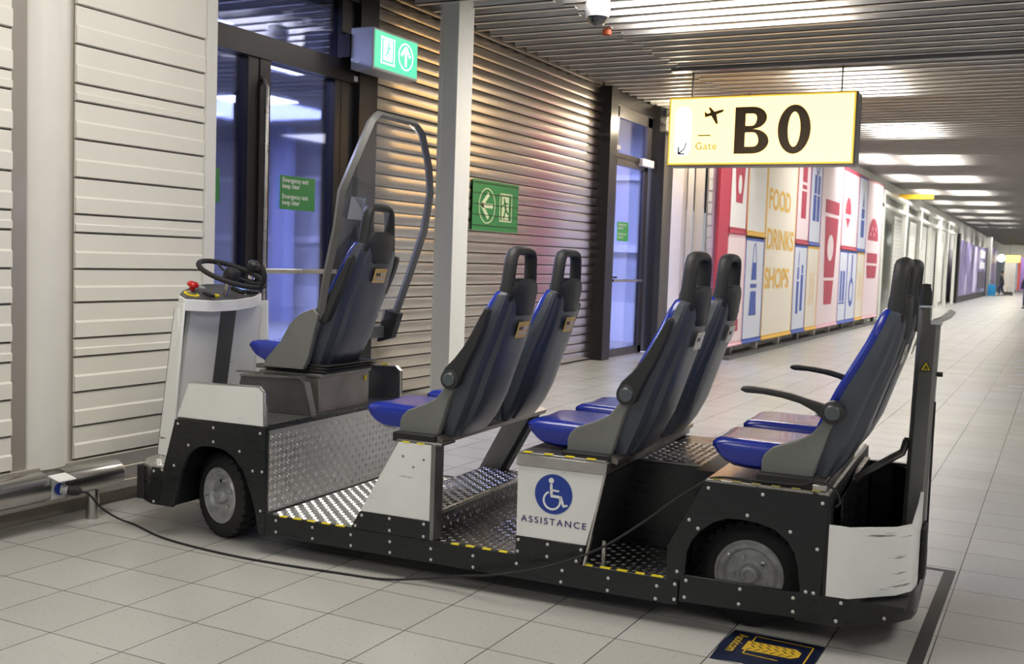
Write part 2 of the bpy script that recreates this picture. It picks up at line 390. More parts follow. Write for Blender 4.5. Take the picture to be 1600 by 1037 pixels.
MB().box(.02, .07, 15.72-16.6, 15.80-16.6, 1.13, 1.33).box(.05, .08, 15.74-16.6, 16.0-16.6, 1.27, 1.30).build('door_handle', m_blackm, d2, bevel=.004)
MB().box(.02, .05, 15.70-16.6, 15.78-16.6, 1.62, 1.78).build('card_reader', m_ink, d2, bevel=.004)
MB().box(.02, .09, 15.62-16.6, 15.9-16.6, 3.29, 3.36).box(.02, .10, 16.9-16.6, 17.45-16.6, 3.14, 3.26).build('door_closer', m_symwhite, d2, bevel=.005)
# solid wall bits after the door up to the hoarding
m_wall = mat('wall_cream', (.72, .66, .55), .5, var=.03)
m_wallw = mat('wall_offwhite', (.72, .70, .65), .45, var=.03)
struct(MB().box(-6.6, -6.36, 17.86, 19.2, 0, 4.75).build('wall_left_end', m_wall, smooth=False))
b = MB()
for k in range(22): b.box(-5.50, -5.12, 18.02, 18.06, .02+k*.20, .19+k*.20)
b.box(-5.54, -5.12, 18.06, 18.3, 0, 4.75)
struct(b.build('wall_return', mat('wall_white_blocks', (.78, .76, .70), .4, var=.03), smooth=False))

# columns standing free in front of the shutter wall
m_col = mat('column_paint', (.70, .70, .66), .35, var=.02)
def column(y, label):
    t = empty('steel_column', (-5.9, y, 0))
    MB().box(-.10, -.055, -.17, .17, 0, 4.75).box(.055, .10, -.17, .17, 0, 4.75).box(-.06, .06, -.012, .012, 0, 4.75).build('column_shaft', m_col, t, bevel=.004)
    MB().box(-.13, .13, -.2, .2, 0, .015).build('base_plate', m_col, t)
    return tag(t, label, 'column', None, 'structure')
def column2(y):
    t = MB().box(-6.0, -5.83, y-.10, y+.16, 0, 4.75).box(-5.83, -5.80, y-.13, y+.19, 0, 4.75).box(-6.03, -6.0, y-.13, y+.19, 0, 4.75)
    return t
struct(column2(10.02).build('column_1', m_col, smooth=False))
struct(MB().box(-6.02, -5.82, 17.62, 17.84, 0, 4.75).build('column_2', m_wall, bevel=.01))
struct(MB().box(-5.80, -5.70, 17.80, 17.84, 0, 4.2).build('trim_2', m_wallw, smooth=False))
struct(MB().box(-5.70, -5.54, 17.90, 17.94, 0, 4.2).build('trim_8', m_wall, smooth=False))

# panelled wall on the left (x=-4.95)
m_panel = mat('panel_cream', (.74, .72, .655), .34, var=.04, vscale=2, coat=.1)
m_pgap = mat('panel_gap', (.34, .31, .26), .7)
ys = [112, 200, 240, 325, 412, 495, 537, 620, 657, 697, 738, 780, 823, 860, 905, 942, 985, 1035]
zs = [4.4, 3.95, 3.72]
for q in (25, 112, 200, 240, 325, 412, 495, 537, 620, 697, 780, 823, 905, 985, 1055): zs.append(1.82-(q*.675-300)/274)
zs[-1] = .30
def panelled(name, y0, y1):
    b = MB()
    for a, c in zip(zs[:-1], zs[1:]):
        h = a-c
        # board: upper half slightly proud, sloping bevel, lower half flush, shadow gap at the foot
        prof = [(-4.962, a-.003), (-4.950, a-.006), (-4.950, a-h*.50), (-4.940, a-h*.56), (-4.940, c+.008), (-4.962, c+.003)]
        rings = [[(x, yy, z) for x, z in prof] for yy in (y0, y1)]
        b.loft(rings)
    return b.build(name, m_panel, ang=20)
struct(panelled('wall_left', 4.25, 5.25))
struct(panelled('wall_left_near', 1.5, 3.84))
struct(MB().box(-5.15, -4.97, 1.5, 5.335, .0, 4.75).build('wall_left_core', m_pgap, smooth=False))
struct(MB().box(-4.985, -4.93, 5.255, 5.345, .0, 4.75).build('trim_3', mat('trim_offwhite', (.70, .69, .66), .4), smooth=False))
struct(MB().box(-4.99, -4.955, 3.84, 3.935, .28, 4.75).build('trim_4', mat('trim_taupe', (.36, .33, .29), .4, .3), smooth=False))
# (fill light near the round wall lamps is set below)
b = MB(); rings = []
for z in (.28, 4.75):
    rings.append([(-4.985+.075*math.sin(PI*k/14)**.8, 3.935+.315*k/14, z) for k in range(15)]+[(-5.0, 4.25, z), (-5.0, 3.935, z)])
b.loft(rings); struct(b.build('trim_5', mat('column_cladding', (.70, .685, .64), .28, var=.02), ang=60))
m_base = mat('plinth_aluminium', (.52, .49, .44), .35, .5)
b = MB(); b.box(-4.98, -4.93, 1.5, 5.34, .215, .295); b.box(-4.98, -4.90, 1.5, 5.34, .085, .135); b.box(-4.98, -4.915, 1.5, 5.34, .135, .215)
struct(b.build('baseboard_left', m_base, bevel=.003))

# right side wall, out of the frame, and the wall across the dusk-blue room behind the glass
struct(MB().box(6.0, 6.2, -8, 130, 0, 4.75).build('wall_right', mat('wall_right_white', (.62, .61, .60), .6), smooth=False))
m_back = mat('back_room_wall', (.52, .53, .60), .6, var=.04)
struct(MB().box(-20, -6.65, 19.5, 19.7, 0, 4.75).build('wall_back_room', m_back, smooth=False))
struct(MB().box(-20, -19.8, -8, 19.5, 0, 4.75).build('wall_back_room_far', m_back, smooth=False))
m_bwhite = mat('back_room_white', (.80, .81, .86), .5)
struct(MB().box(-19.8, -6.65, 19.40, 19.5, 0, .75).build('baseboard_back_room', m_bwhite, smooth=False))
struct(MB().box(-19.8, -6.65, 19.38, 19.5, 1.72, 1.86).box(-19.8, -6.65, 19.38, 19.5, 3.1, 3.2).build('trim_6', m_bwhite, smooth=False))
struct(MB().box(-15.2, -14.85, 18.2, 18.55, 0, 4.75).build('column_3', mat('back_post', (.35, .38, .60), .5), smooth=False))
b = MB(); y = 5.2
while y < 19.3: baffle(b, -19.7, -6.66, y, 4.15); y += .335
struct(b.build('ceiling_baffle_field_back_room', m_baf, smooth=False))
for x, y, wh in ((-9.6, 12.2, 'nearest'), (-12.6, 14.6, 'middle'), (-11.5, 17.0, 'farthest')):
    t = luminaire(x-.6, x+.6, y-.5, y+.5, 4.10, wh + ' cool ceiling light in the blue room seen through the glass doors', 'ceiling lights behind the glass doors')

# kerb and the far left side of the hall
struct(MB().box(-5.0, -4.72, 17.0, 33.6, 0, .05).build('baseboard_kerb', mat('kerb_dark', (.10, .10, .10), .45), smooth=False))
struct(MB().box(-5.6, -5.5, 18.6, 34, 0, 4.75).build('wall_left_mid', m_wallw, smooth=False))

# ================================================================== BANNER HOARDING
m_print = {
 'pink': mat('print_pink', (.86, .52, .60), .5), 'ppink': mat('print_pale_pink', (.92, .78, .81), .5),
 'blue': mat('print_blue', (.055, .11, .48), .5), 'pblue': mat('print_pale_blue', (.76, .80, .91), .5),
 'yel': mat('print_yellow', (.86, .52, .08), .5), 'pyel': mat('print_pale_yellow', (.92, .86, .74), .5),
 'red': mat('print_red', (.50, .055, .10), .55), 'white': mat('print_white', (.88, .88, .87), .5)}
hd = empty('printed_hoarding', (-4.8, 25, 0)); tag(hd, 'long hoarding of pink, blue and yellow printed panels reading FOOD DRINKS SHOPS', 'hoarding')
ZB, ZT = .24, 3.98
UX, UY = (0, 1, 0), (0, 0, 1)
def P(y0, y1, z0, z1, fill, edge, name='printed_panel'):
    o_ = MB().box(-.012, 0, y0-25, y1-25, z0, z1).build(name, m_print[fill], hd, smooth=False)
    e_ = flat('panel_border', frame_rect(0, 0, y1-y0, z1-z0, .045 if edge != 'red' else .06), m_print[edge], o_, (0, y0-25, z0), UX, UY, .003, .003)
    MB().tube([(.0, y0-25+.01, z0-.02), (.0, y1-25-.01, z0-.02)], .028, 8).build('bottom_bar', m_print[edge], o_)
    return o_
def art(pn, polys, colr, y0, z0, nm='printed_motif'):
    return flat(nm, polys, m_print[colr], pn, (0, y0-25, z0), UX, UY, .005, .002)
MB().box(-.29, -.25, 16.9-25, 33-25, 0.05, 4.1).build('backing_board', m_wallw, hd, smooth=False)
MB().box(-.04, .0, 16.34-25, 16.90-25, ZB, ZT).build('red_end_panel', m_print['red'], hd, smooth=False)
p = P(16.9, 17.98, ZB, 2.05, 'ppink', 'pink'); p['label'] = 'pale pink panel with a red burger'
bur = [[(.12, .62), (.96, .62)] + [(.54+.42*math.cos(a), .62+.42*math.sin(a)) for a in [PI*k/10 for k in range(1, 10)]]]
art(p, [[(.2, .9), (.85, .9)]+[(.525+.325*math.cos(a), .9+.45*math.sin(a)) for a in [PI*k/10 for k in range(1, 10)]], rect(.2, .55, .85, .75), rect(.25, .25, .8, .45)], 'red', 16.9, .2)
p = P(16.9, 17.98, 2.1, ZT, 'white', 'red')
art(p, [[(.25, 1.02), (.85, 1.02), (.74, .42), (.36, .42)]]+[rect(.29+.1*k, 1.04, .35+.1*k, 1.25+.05*(k % 3)) for k in range(6)], 'red', 16.9, 2.15)
art(p, [circ(.55, .72, .11, 16, .16)], 'white', 16.9, 2.15).location = (.003, 0, 0)
p = P(18.0, 19.27, ZB, 2.02, 'pblue', 'blue')
art(p, [[(.38, .0), (.86, .0), (.80, .42), (.44, .42)], rect(.40, .48, .82, .55), [(.44, .62), (.80, .62), (.76, .92), (.48, .92)]]+ringpoly(.62, .92, .13, .03, 12, .34, 0, PI), 'blue', 18.0, .68)
p = P(18.0, 19.27, 2.1, ZT, 'white', 'yel')
chev = lambda x, s=1.0: [stroke((x, .35*s), (x+.10*s, 0), .03), stroke((x, -.35*s), (x+.10*s, 0), .03)]
art(p, chev(.4)+chev(.6)+chev(.8), 'pyel', 18.0, 3.0)
p = P(19.3, 21.7, ZB, ZT, 'pyel', 'yel'); p['label'] = 'pale yellow panel reading FOOD DRINKS SHOPS'
for w_, zc, ya, yb in (('FOOD', 2.6, 19.45, 21.15), ('DRINKS', 1.87, 19.42, 21.55), ('SHOPS', 1.15, 19.38, 21.3)):
    t_ = text('printed_word', w_, .36, m_print['yel'], p, (0, ya-25, zc), UX, UY, 1.0, .022, .006)
    xs = [v.co.y for v in t_.data.vertices]; k = (yb-ya)/(max(xs)-min(xs)); x0 = min(xs)
    for v in t_.data.vertices: v.co.y = ya-25 + (v.co.y-x0)*k
p = P(21.73, 22.95, ZB, 2.0, 'pblue', 'blue')
art(p, [rect(.32, .0, .52, .66), rect(.35, .70, .49, .95), [(.38, .97), (.44, .97), (.46, 1.3), (.40, 1.2)], rect(.68, .05, .9, .80), rect(.72, .82, .86, 1.0)], 'blue', 21.73, .6)
p = P(21.73, 22.95, 2.06, ZT, 'ppink', 'red')
art(p, [rect(.40, .0, .85, .55), rect(.42, .60, .83, .68), rect(.42, .74, .83, 1.15), rect(.58, 1.3, .64, 1.5)], 'red', 21.73, 2.55)
p = P(22.97, 24.13, ZB, 2.0, 'pyel', 'yel'); art(p, chev(.3)+chev(.5)+chev(.7), 'yel', 22.97, 1.1)
p = P(22.97, 24.13, 2.06, ZT, 'pblue', 'blue')
art(p, [rect(.30, 0, .95, .55), rect(.34, .58, .92, .98), stroke((.6, 1.0), (.42, 1.22), .06), stroke((.65, 1.0), (.85, 1.22), .06)], 'blue', 22.97, 2.55)
art(p, [rect(.58, 0, .66, .98)], 'pblue', 22.97, 2.55).location = (.003, 0, 0)
p = P(24.16, 26.62, ZB, ZT, 'ppink', 'pink'); p['label'] = 'tall pink panel with a red cup'
art(p, [[(.75, .0), (1.65, .0), (1.78, .55), (.68, .55)], [(.64, .62), (1.82, .62), (2.05, 2.0), (.50, 2.0)], rect(.45, 2.08, 2.10, 2.38)], 'red', 24.16, .72, )
art(p, [circ(1.22, 1.3, .36, 24, .30)], 'ppink', 24.16, .72).location = (.003, 0, 0)
p = P(26.65, 27.72, ZB, 2.0, 'pblue', 'blue'); art(p, [rect(.2, 0, .42, .75), rect(.55, 0, .8, .75)]+[rect(.1, -.06, .9, -.02)], 'blue', 26.65, .75)
p = P(26.65, 28.9, 2.06, ZT, 'ppink', 'red'); art(p, [[(.4, .4), (1.2, .4)]+[(.8+.4*math.cos(a), .4+.42*math.sin(a)) for a in [PI*k/10 for k in range(1, 10)]], [(.5, .3), (1.1, .3), (.8, .05)]], 'red', 26.65, 2.5)
p = P(27.74, 29.1, ZB, 2.0, 'pblue', 'blue'); art(p, [circ(.65, .35, .33, 20, .38), rect(.57, .7, .73, 1.3)], 'blue', 27.74, .62)
art(p, [circ(.65, .35, .20, 20, .24)], 'pblue', 27.74, .62).location = (.003, 0, 0)
p = P(28.93, 30.25, 2.06, ZT, 'pblue', 'blue'); art(p, [rect(.45, 0, .95, .45), rect(.48, .5, .92, .75), [(.6, .8), (.8, .8), (.7, 1.2)]], 'blue', 28.93, 2.4)
p = P(29.13, 30.25, ZB, 2.0, 'pyel', 'yel'); art(p, chev(.3)+chev(.5)+chev(.7), 'yel', 29.13, 1.1)
p = P(30.28, 32.9, ZB, ZT, 'ppink', 'pink'); p['label'] = 'pale pink panel with a red hamburger'
art(p, [[(.35, .95), (2.15, .95)]+[(1.25+.90*math.cos(a), .95+.62*math.sin(a)) for a in [PI*k/14 for k in range(1, 14)]], rect(.35, .32, 2.15, .60), [(.35, .25), (2.15, .25), (2.0, -.1), (.5, -.1)]], 'red', 30.28, 1.42)
art(p, [circ(.8+.28*k, 1.12+.16*(k % 2), .05, 8) for k in range(4)], 'ppink', 30.28, 1.42).location = (.003, 0, 0)
for k in range(10):
    MB().box(-.16, -.06, 17.6+1.7*k-25-.05, 17.6+1.7*k-25+.05, .0, .5).build('support_post', m_wallw if k % 3 else m_dsteel, hd, smooth=False)
flat('top_edge_strip', [rect(-8.1, 0, 7.95, .03)], m_print['red'], hd, (0, 0, ZT), UX, UY, .004, .004)

# ================================================================== FAR PART OF THE HALL
m_cab = mat('far_white_cladding', (.80, .80, .74), .4)
m_cabg = mat('far_pale_glass', (.62, .66, .60), .15, var=.12, vscale=1.2)
struct(MB().box(-5.9, -5.7, 33, 130, 0, 4.75).build('wall_left_far', m_cab, smooth=False))
cab_y = [33.6, 39.0, 43.3, 46.8, 50.6, 54.2, 58.6]
for i, (a, c) in enumerate(zip(cab_y[:-1], cab_y[1:])):
    t = empty('shopfront_bay', (-4.85, (a+c)/2, 0)); h = (c-a)/2
    MB().box(-.8, -.76, -h, h, 0, 4.1).build('back_panel', m_cabg, t, smooth=False)
    MB().box(-.12, .0, -h, -h+.22, 0, 3.9).build('post', m_cab, t, smooth=False)
    MB().box(-.12, 0, h-.25, h-.02, 0, 3.9).build('post', m_cab, t, smooth=False)
    b = MB(); b.box(-.14, .02, -h, h, 3.45, 3.55); b.box(-.14, .02, -h, h, 3.85, 3.95); b.build('header_rail', m_cab, t, smooth=False)
    b = MB()
    for k in range(24): b.box(-.5, -.45, -h+.3, h*.3, .1+.14*k, .232+.14*k)
    b.build('shelf_stack', m_cab, t, smooth=False)
    tag(t, ['white framed shopfront bay right beside the end of the printed hoarding', 'white framed shopfront bay, second beyond the printed hoarding',
            'white framed shopfront bay, third beyond the printed hoarding', 'white framed shopfront bay, fourth beyond the printed hoarding',
            'white framed shopfront bay, fifth beyond the printed hoarding', 'white framed shopfront bay next to the purple poster wall'][i], 'shopfront', 'white shopfront bays')
yb = tag(MB().box(-5.05, -3.95, 38.1, 38.2, 3.96, 4.12).build('yellow_sign', mat('yellow_panel', (.80, .50, .03), .5)), 'thin yellow hanging sign high beyond the printed hoarding', 'sign')
pt = empty('poster_wall', (-4.8, 71, 0)); tag(pt, 'purple and white poster wall in a black frame far down the hall', 'poster')
MB().box(-.1, -.02, -10.4, 11.5, .35, 3.3).build('poster', mat('poster_purple', (.22, .17, .40), .4, var=.6, vscale=.5, dirt=((.50, .47, .66), .56, .6, (1, 1, 1))), pt, smooth=False)
MB().box(-.15, .0, -11.2, -10.4, 0, 3.6).box(-.15, 0, -10.4, 12, 0, .35).box(-.15, 0, 11.5, 12.3, 0, 3.4).build('poster_frame', m_blackm, pt, smooth=False)
b = MB()
for z0, z1 in ((2.6, 3.1), (1.9, 2.35)): b.box(-.02, .02, 4.4, 9.5, z0, z1)
b.build('white_notice', m_bwhite, pt, smooth=False)
MB().box(-.02, .01, 3.8, 10.5, .6, 1.7).build('dark_notice', mat('notice_dark', (.07, .06, .09), .4), pt, smooth=False)
MB().box(-.02, .01, -.5, 1.6, .45, 3.2).build('pale_stripe', mat('poster_pale', (.62, .58, .80), .4), pt, smooth=False)
struct(MB().box(-4.95, -4.6, 83.3, 84.6, 0, 4.75).build('column_4', mat('far_grey', (.42, .42, .40), .5), smooth=False))
dk = tag(MB().box(-5.0, -4.8, 85, 95.5, 0, 3.6).build('advertising_screen', mat('far_dark_purple', (.14, .12, .24), .4, var=.6, vscale=.5)), 'dark violet advertising wall behind the walking person', 'poster')
gs = empty('far_gate_sign', (-4.0, 96, 0)); tag(gs, 'small round-ended yellow and white gate sign glowing far down the hall', 'sign')
MB().box(-.15, .9, 0, .2, 2.6, 3.15).build('sign_face', mat('far_yellow_light', (.9, .7, .1), .5, emit=(1, .75, .2), estr=1.2), gs, smooth=False)
MB().cyl((.1, .1, 3.15), (.1, .1, 4.2), .02, 6).build('hanger_rod', m_dsteel, gs)
MB().lathe([(.001, 0), (.32, 0), (.32, .2), (.001, .2)], (-.5, 0, 2.9), 'y', 20).build('round_end', mat('far_white_light', (.9, .9, .9), .5, emit=(1, 1, 1), estr=1.3), gs, smooth=False)
struct(MB().box(-4.3, -3.45, 98, 98.3, 0, 2.6).build('wall_far_lit', mat('far_lit_wall', (.85, .84, .78), .5), smooth=False))
struct(MB().box(-2.3, 8, 118, 118.3, 0, 4.75).build('wall_far', mat('far_wall', (.6, .6, .6), .5), smooth=False))
struct(MB().box(-5.9, -1.5, 104, 104.3, 2.9, 4.75).build('wall_far_upper', mat('far_wall2', (.62, .62, .58), .5), smooth=False))
pv = tag(MB().box(-3.05, -2.6, 96.5, 96.7, .3, 3.0).build('violet_poster', mat('violet', (.35, .22, .60), .5, var=.4, vscale=.8)), 'violet poster beside the far lit wall at the right edge', 'poster')
struct(MB().box(-3.25, -3.05, 96.4, 96.7, .3, 3.0).build('trim_7', mat('far_red', (.5, .10, .08), .5), smooth=False))

# people
def skin_fig(name, joints, edges, m_, parent=None, subd=1):
    me = bpy.data.meshes.new(name); names = list(joints); me.from_pydata([joints[k][0] for k in names], [(names.index(a), names.index(c)) for a, c in edges], [])
    o = bpy.data.objects.new(name, me); COL.objects.link(o)
    sk = o.modifiers.new('skin', 'SKIN')
    for i, k in enumerate(names):
        r = joints[k][1]; me.skin_vertices[0].data[i].radius = r if isinstance(r, tuple) else (r, r)
    me.skin_vertices[0].data[0].use_root = True
    s_ = o.modifiers.new('sub', 'SUBSURF'); s_.levels = subd; s_.render_levels = subd
    me.materials.append(m_)
    if parent: o.parent = parent
    return o
m_skin = mat('skin', (.50, .32, .24), .5); m_jacket = mat('dark_jacket', (.012, .016, .028), .7); m_jeans = mat('dark_jeans', (.02, .035, .075), .8); m_hair = mat('hair_dark', (.03, .02, .015), .7)
def person(loc, rz, label):
    t = empty('person', loc, rz)
    J = {'pel': ((0, 0, .95), (.13, .10)), 'wa': ((0, 0, 1.10), (.12, .09)), 'ch': ((0, 0, 1.35), (.16, .11)), 'nk': ((0, 0, 1.50), .05), 'hd0': ((0, .01, 1.60), .075), 'hd1': ((0, .02, 1.72), .085), 'hd2': ((0, .01, 1.79), .05),
         'sl': ((-.19, 0, 1.42), .055), 'el': ((-.27, -.02, 1.14), .042), 'wl': ((-.27, .06, .90), .032), 'hl': ((-.27, .08, .80), .036),
         'sr': ((.19, 0, 1.42), .055), 'er': ((.27, -.03, 1.14), .042), 'wr': ((.28, -.08, .90), .032), 'hr': ((.28, -.10, .80), .036),
         'pl': ((-.10, 0, .90), .09), 'kl': ((-.11, .13, .50), .058), 'al': ((-.11, .12, .09), .04), 'tl': ((-.12, .26, .04), .035),
         'p2': ((.10, 0, .90), .09), 'kr': ((.11, -.03, .50), .058), 'ar': ((.11, -.20, .12), .04), 'tr': ((.12, -.10, .04), .035)}
    E = [('pel', 'wa'), ('wa', 'ch'), ('ch', 'nk'), ('nk', 'hd0'), ('hd0', 'hd1'), ('hd1', 'hd2'), ('ch', 'sl'), ('sl', 'el'), ('el', 'wl'), ('wl', 'hl'), ('ch', 'sr'), ('sr', 'er'), ('er', 'wr'), ('wr', 'hr'),
         ('pel', 'pl'), ('pl', 'kl'), ('kl', 'al'), ('al', 'tl'), ('pel', 'p2'), ('p2', 'kr'), ('kr', 'ar'), ('ar', 'tr')]
    skin_fig('body', J, E, m_skin, t)
    g = lambda k, d: (J[k][0], tuple(q+d for q in J[k][1]) if isinstance(J[k][1], tuple) else J[k][1]+d)
    JJ = {k: g(k, .025) for k in ('wa', 'ch', 'sl', 'el', 'wl', 'sr', 'er', 'wr')}; JJ['hem'] = ((0, 0, .86), (.17, .13)); JJ['col'] = ((0, 0, 1.50), .075)
    skin_fig('jacket', JJ, [('wa', 'hem'), ('wa', 'ch'), ('ch', 'col'), ('ch', 'sl'), ('sl', 'el'), ('el', 'wl'), ('ch', 'sr'), ('sr', 'er'), ('er', 'wr')], m_jacket, t)
    JT = {k: g(k, .022) for k in ('pel', 'pl', 'kl', 'al', 'p2', 'kr', 'ar')}
    skin_fig('trousers', JT, [('pel', 'pl'), ('pl', 'kl'), ('kl', 'al'), ('pel', 'p2'), ('p2', 'kr'), ('kr', 'ar')], m_jeans, t)
    b = MB(); b.lathe([(.001, .11), (.05, .10), (.085, .06), (.095, 0), (.09, -.05), (.001, -.05)], (0, -.005, 1.74), 'z', 16); b.build('hair', m_hair, t)
    b = MB(); b.box(-.16, -.075, .02, .32, 0, .07).box(.07, .155, -.24, .04, 0.02, .09); b.build('shoe', m_blackm, t, bevel=.02)
    return tag(t, label, 'person')
person((-3.95, 87.2, 0), math.radians(80), 'distant person in dark jacket and jeans walking beside a bright blue suitcase')
person((-1.36, 55.5, 0), math.radians(20), 'person in dark clothes cut by the right edge of the photo')
def suitcase(nm, loc, m_, label, w=.5, h=.7):
    t = empty(nm, loc)
    MB().box(-w/2, w/2, -.14, .14, .06, h).build('case_shell', m_, t, bevel=.04)
    MB().tube([(-.1, 0, h), (-.1, 0, h+.3), (.1, 0, h+.3), (.1, 0, h)], .012, 6).build('handle', m_blackm, t)
    for a in (-1, 1): MB().cyl((a*w*.4-.02, 0, .04), (a*w*.4+.02, 0, .04), .04, 10).build('wheel', m_blackm, t)
    return tag(t, label, 'suitcase')
suitcase('suitcase', (-4.35, 82.4, 0), mat('case_blue', (.02, .30, .62), .4), 'bright blue suitcase standing by the grey pillar far away', .5, .85)
suitcase('trolley_bag', (-3.45, 87.5, 0), mat('case_dark', (.05, .045, .04), .6), 'small dark wheeled bag behind the distant walking person', .55, .32)

# ================================================================== SIGNS
m_signy = mat('gate_sign_light', (.2, .18, .12), .4, emit=(3.3, 1.95, .66), estr=1.0)
m_signe = mat('gate_sign_edge', (.85, .60, .06), .4, emit=(1.0, .62, .06), estr=.55)
m_signw = mat('gate_sign_white', (.95, .95, .95), .4, emit=(1, 1, 1.05), estr=1.5)
m_brown = mat('gate_letter', (.06, .032, .004), .5)
m_gold = mat('gate_text_gold', (.62, .45, .05), .5)
m_case = mat('sign_case', (.20, .20, .20), .4, .6)
g = empty('gate_sign', (-3.70, 14.2, 2.90)); tag(g, 'large illuminated yellow hanging sign reading Gate B0', 'sign')
hw, hz = 1.225, .885
b = MB(); b.box(-hw-.03, hw+.03, .012, .36, -.03, hz+.03); b.build('sign_case', m_case, g, bevel=.03)
MB().box(-hw-.012, hw+.012, 0, .012, -.012, hz+.012).build('yellow_edge', m_signe, g, smooth=False)
o = MB().box(-hw+.01, hw-.01, -.004, .0, .01, hz-.01).build('light_face', m_signy, g, smooth=False)
GX, GZ = (1, 0, 0), (0, 0, 1)
def gz(x, z): return (x, -.004, z)
pill = circ(0, .22, .115, 20)
pl_ = [(.115*math.cos(a), .22+.0+.115*math.sin(a)) for a in [PI+PI*k/12 for k in range(13)]]+[(.115*math.cos(a), .66+.115*math.sin(a)) for a in [PI*k/12 for k in range(13)]]
MB().box(-hw+.01, hw-.01, .36, .364, .01, hz-.01).build('rear_fill_face', m_signy, g, smooth=False)  # unseen glowing back, added to warm the columns behind the sign
flat('white_field', [pl_], m_signw, g, gz(-1.03, 0), GX, GZ, .002, .002)
flat('arrow_symbol', [stroke((-.055, .13), (-.055, .23), .020), stroke((-.065, .135), (.035, .135), .020), stroke((-.05, .14), (.0, .18), .020), stroke((.0, .175), (.035, .22), .018), stroke((.033, .215), (.05, .29), .016)], m_ink, g, gz(-1.03, 0), GX, GZ, .005, .002)
plane = [(-.13, -.02), (-.045, .0), (.03, -.115), (.055, -.11), (.03, .015), (.10, .04), (.13, .06), (.12, .08), (.07, .075), (.0, .055), (-.06, .115), (-.085, .11), (-.055, .045), (-.10, .03), (-.125, .055), (-.14, .05)]
flat('aeroplane_symbol', [plane], m_brown, g, gz(-.60, .64), GX, GZ, .004, .003)
flat('dash_symbol', [rect(-.09, 0, .09, .018)], m_brown, g, gz(-.73, .37), GX, GZ, .004, .003)
t_ = text('gate_word', 'Gate', .095, m_gold, g, gz(-.85, .19), GX, GZ, 1.0, .01, .003, spacing=1.15)
# B: stem plus two bowls; 0: ring of varying width
def bowl(cx_, cz0, rx, rz, w_, wb, wt, n=22):
    out = []
    def inn(a):
        sn = math.sin(a); wz = wt if sn > 0 else wb
        return (cx_+(rx-w_)*math.cos(a), cz0+(rz-wz)*sn)
    for k in range(n):
        a, c = -PI/2+PI*k/n, -PI/2+PI*(k+1)/n
        out.append([(cx_+rx*math.cos(a), cz0+rz*math.sin(a)), (cx_+rx*math.cos(c), cz0+rz*math.sin(c)), inn(c), inn(a)])
    return out
Bp = [rect(0, 0, .145, .62), rect(.145, 0, .25, .095), rect(.145, .527, .235, .62), rect(.145, .28, .25, .325), rect(.145, .325, .235, .37)]
Bp += bowl(.25, .1625, .215, .1625, .140, .095, .045) + bowl(.235, .4725, .195, .1475, .135, .045, .093)
Op = []
for k in range(40):
    a, c = 2*PI*k/40, 2*PI*(k+1)/40
    Op.append([(.215*math.cos(a), .31+.32*math.sin(a)), (.215*math.cos(c), .31+.32*math.sin(c)), (.080*math.cos(c), .31+.225*math.sin(c)), (.080*math.cos(a), .31+.225*math.sin(a))])
flat('letter_b', Bp, m_brown, g, gz(-.315, .125), GX, GZ, .004, .003)
flat('digit_zero', Op, m_brown, g, gz(.475, .125), GX, GZ, .004, .003)
for x in (-.98, 1.02): MB().cyl((x, .18, hz), (x, .18, 1.36), .012, 8).build('hanger_rod', m_dsteel, g)
MB().box(-.2, -.16, .16, .2, hz+.03, hz+.06).build('top_lug', m_dsteel, g, smooth=False)


m_green = mat('green_sign', (.035, .22, .06), .35)
m_greenl = mat('green_light', (.04, .45, .22), .3, emit=(.10, .72, .42), estr=1.0)
m_mint = mat('mint_light', (.7, 1, .9), .3, emit=(.75, 1, .92), estr=1.3)
m_cream = mat('photolum_cream', (.62, .66, .42), .5)
# illuminated exit sign box by the shutter
e = empty('exit_sign_box', (-6.0, 9.02, 3.30)); tag(e, 'illuminated green emergency exit box with door and up arrow symbols above the shutter', 'sign')
MB().box(-.26, 0, -.40, .40, 0, .40).build('sign_case', mat('sign_case_grey', (.42, .42, .43), .4, .4), e, bevel=.008)
MB().box(-.4, -.26, -.42, -.2, .12, .34).build('wall_bracket', m_frame, e, smooth=False)
MB().box(0, .006, -.375, .375, .025, .375).build('green_face', m_greenl, e, smooth=False)
flat('door_symbol', frame_rect(.10, .075, .34, .335, .016)+[rect(.14, .11, .30, .31)], m_mint, e, (.006, -.375, .0), (0, 1, 0), (0, 0, 1), .002, .002)
flat('running_figure', [circ(.235, .28, .014, 8), stroke((.23, .26), (.215, .20), .022), stroke((.215, .2), (.25, .16), .014), stroke((.215, .2), (.18, .15), .014), stroke((.23, .25), (.265, .22), .01)], m_greenl, e, (.008, -.375, .0), (0, 1, 0), (0, 0, 1), .002, .002)
flat('arrow_symbol', ringpoly(.54, .205, .135, .014, 24)+[rect(.522, .11, .558, .27), stroke((.54, .30), (.46, .21), .034), stroke((.54, .30), (.62, .21), .034)], m_mint, e, (.006, -.375, .0), (0, 1, 0), (0, 0, 1), .002, .002)
MB().box(-.20, -.16, -.404, -.40, .06, .075).build('small_label', m_symwhite, e, smooth=False)
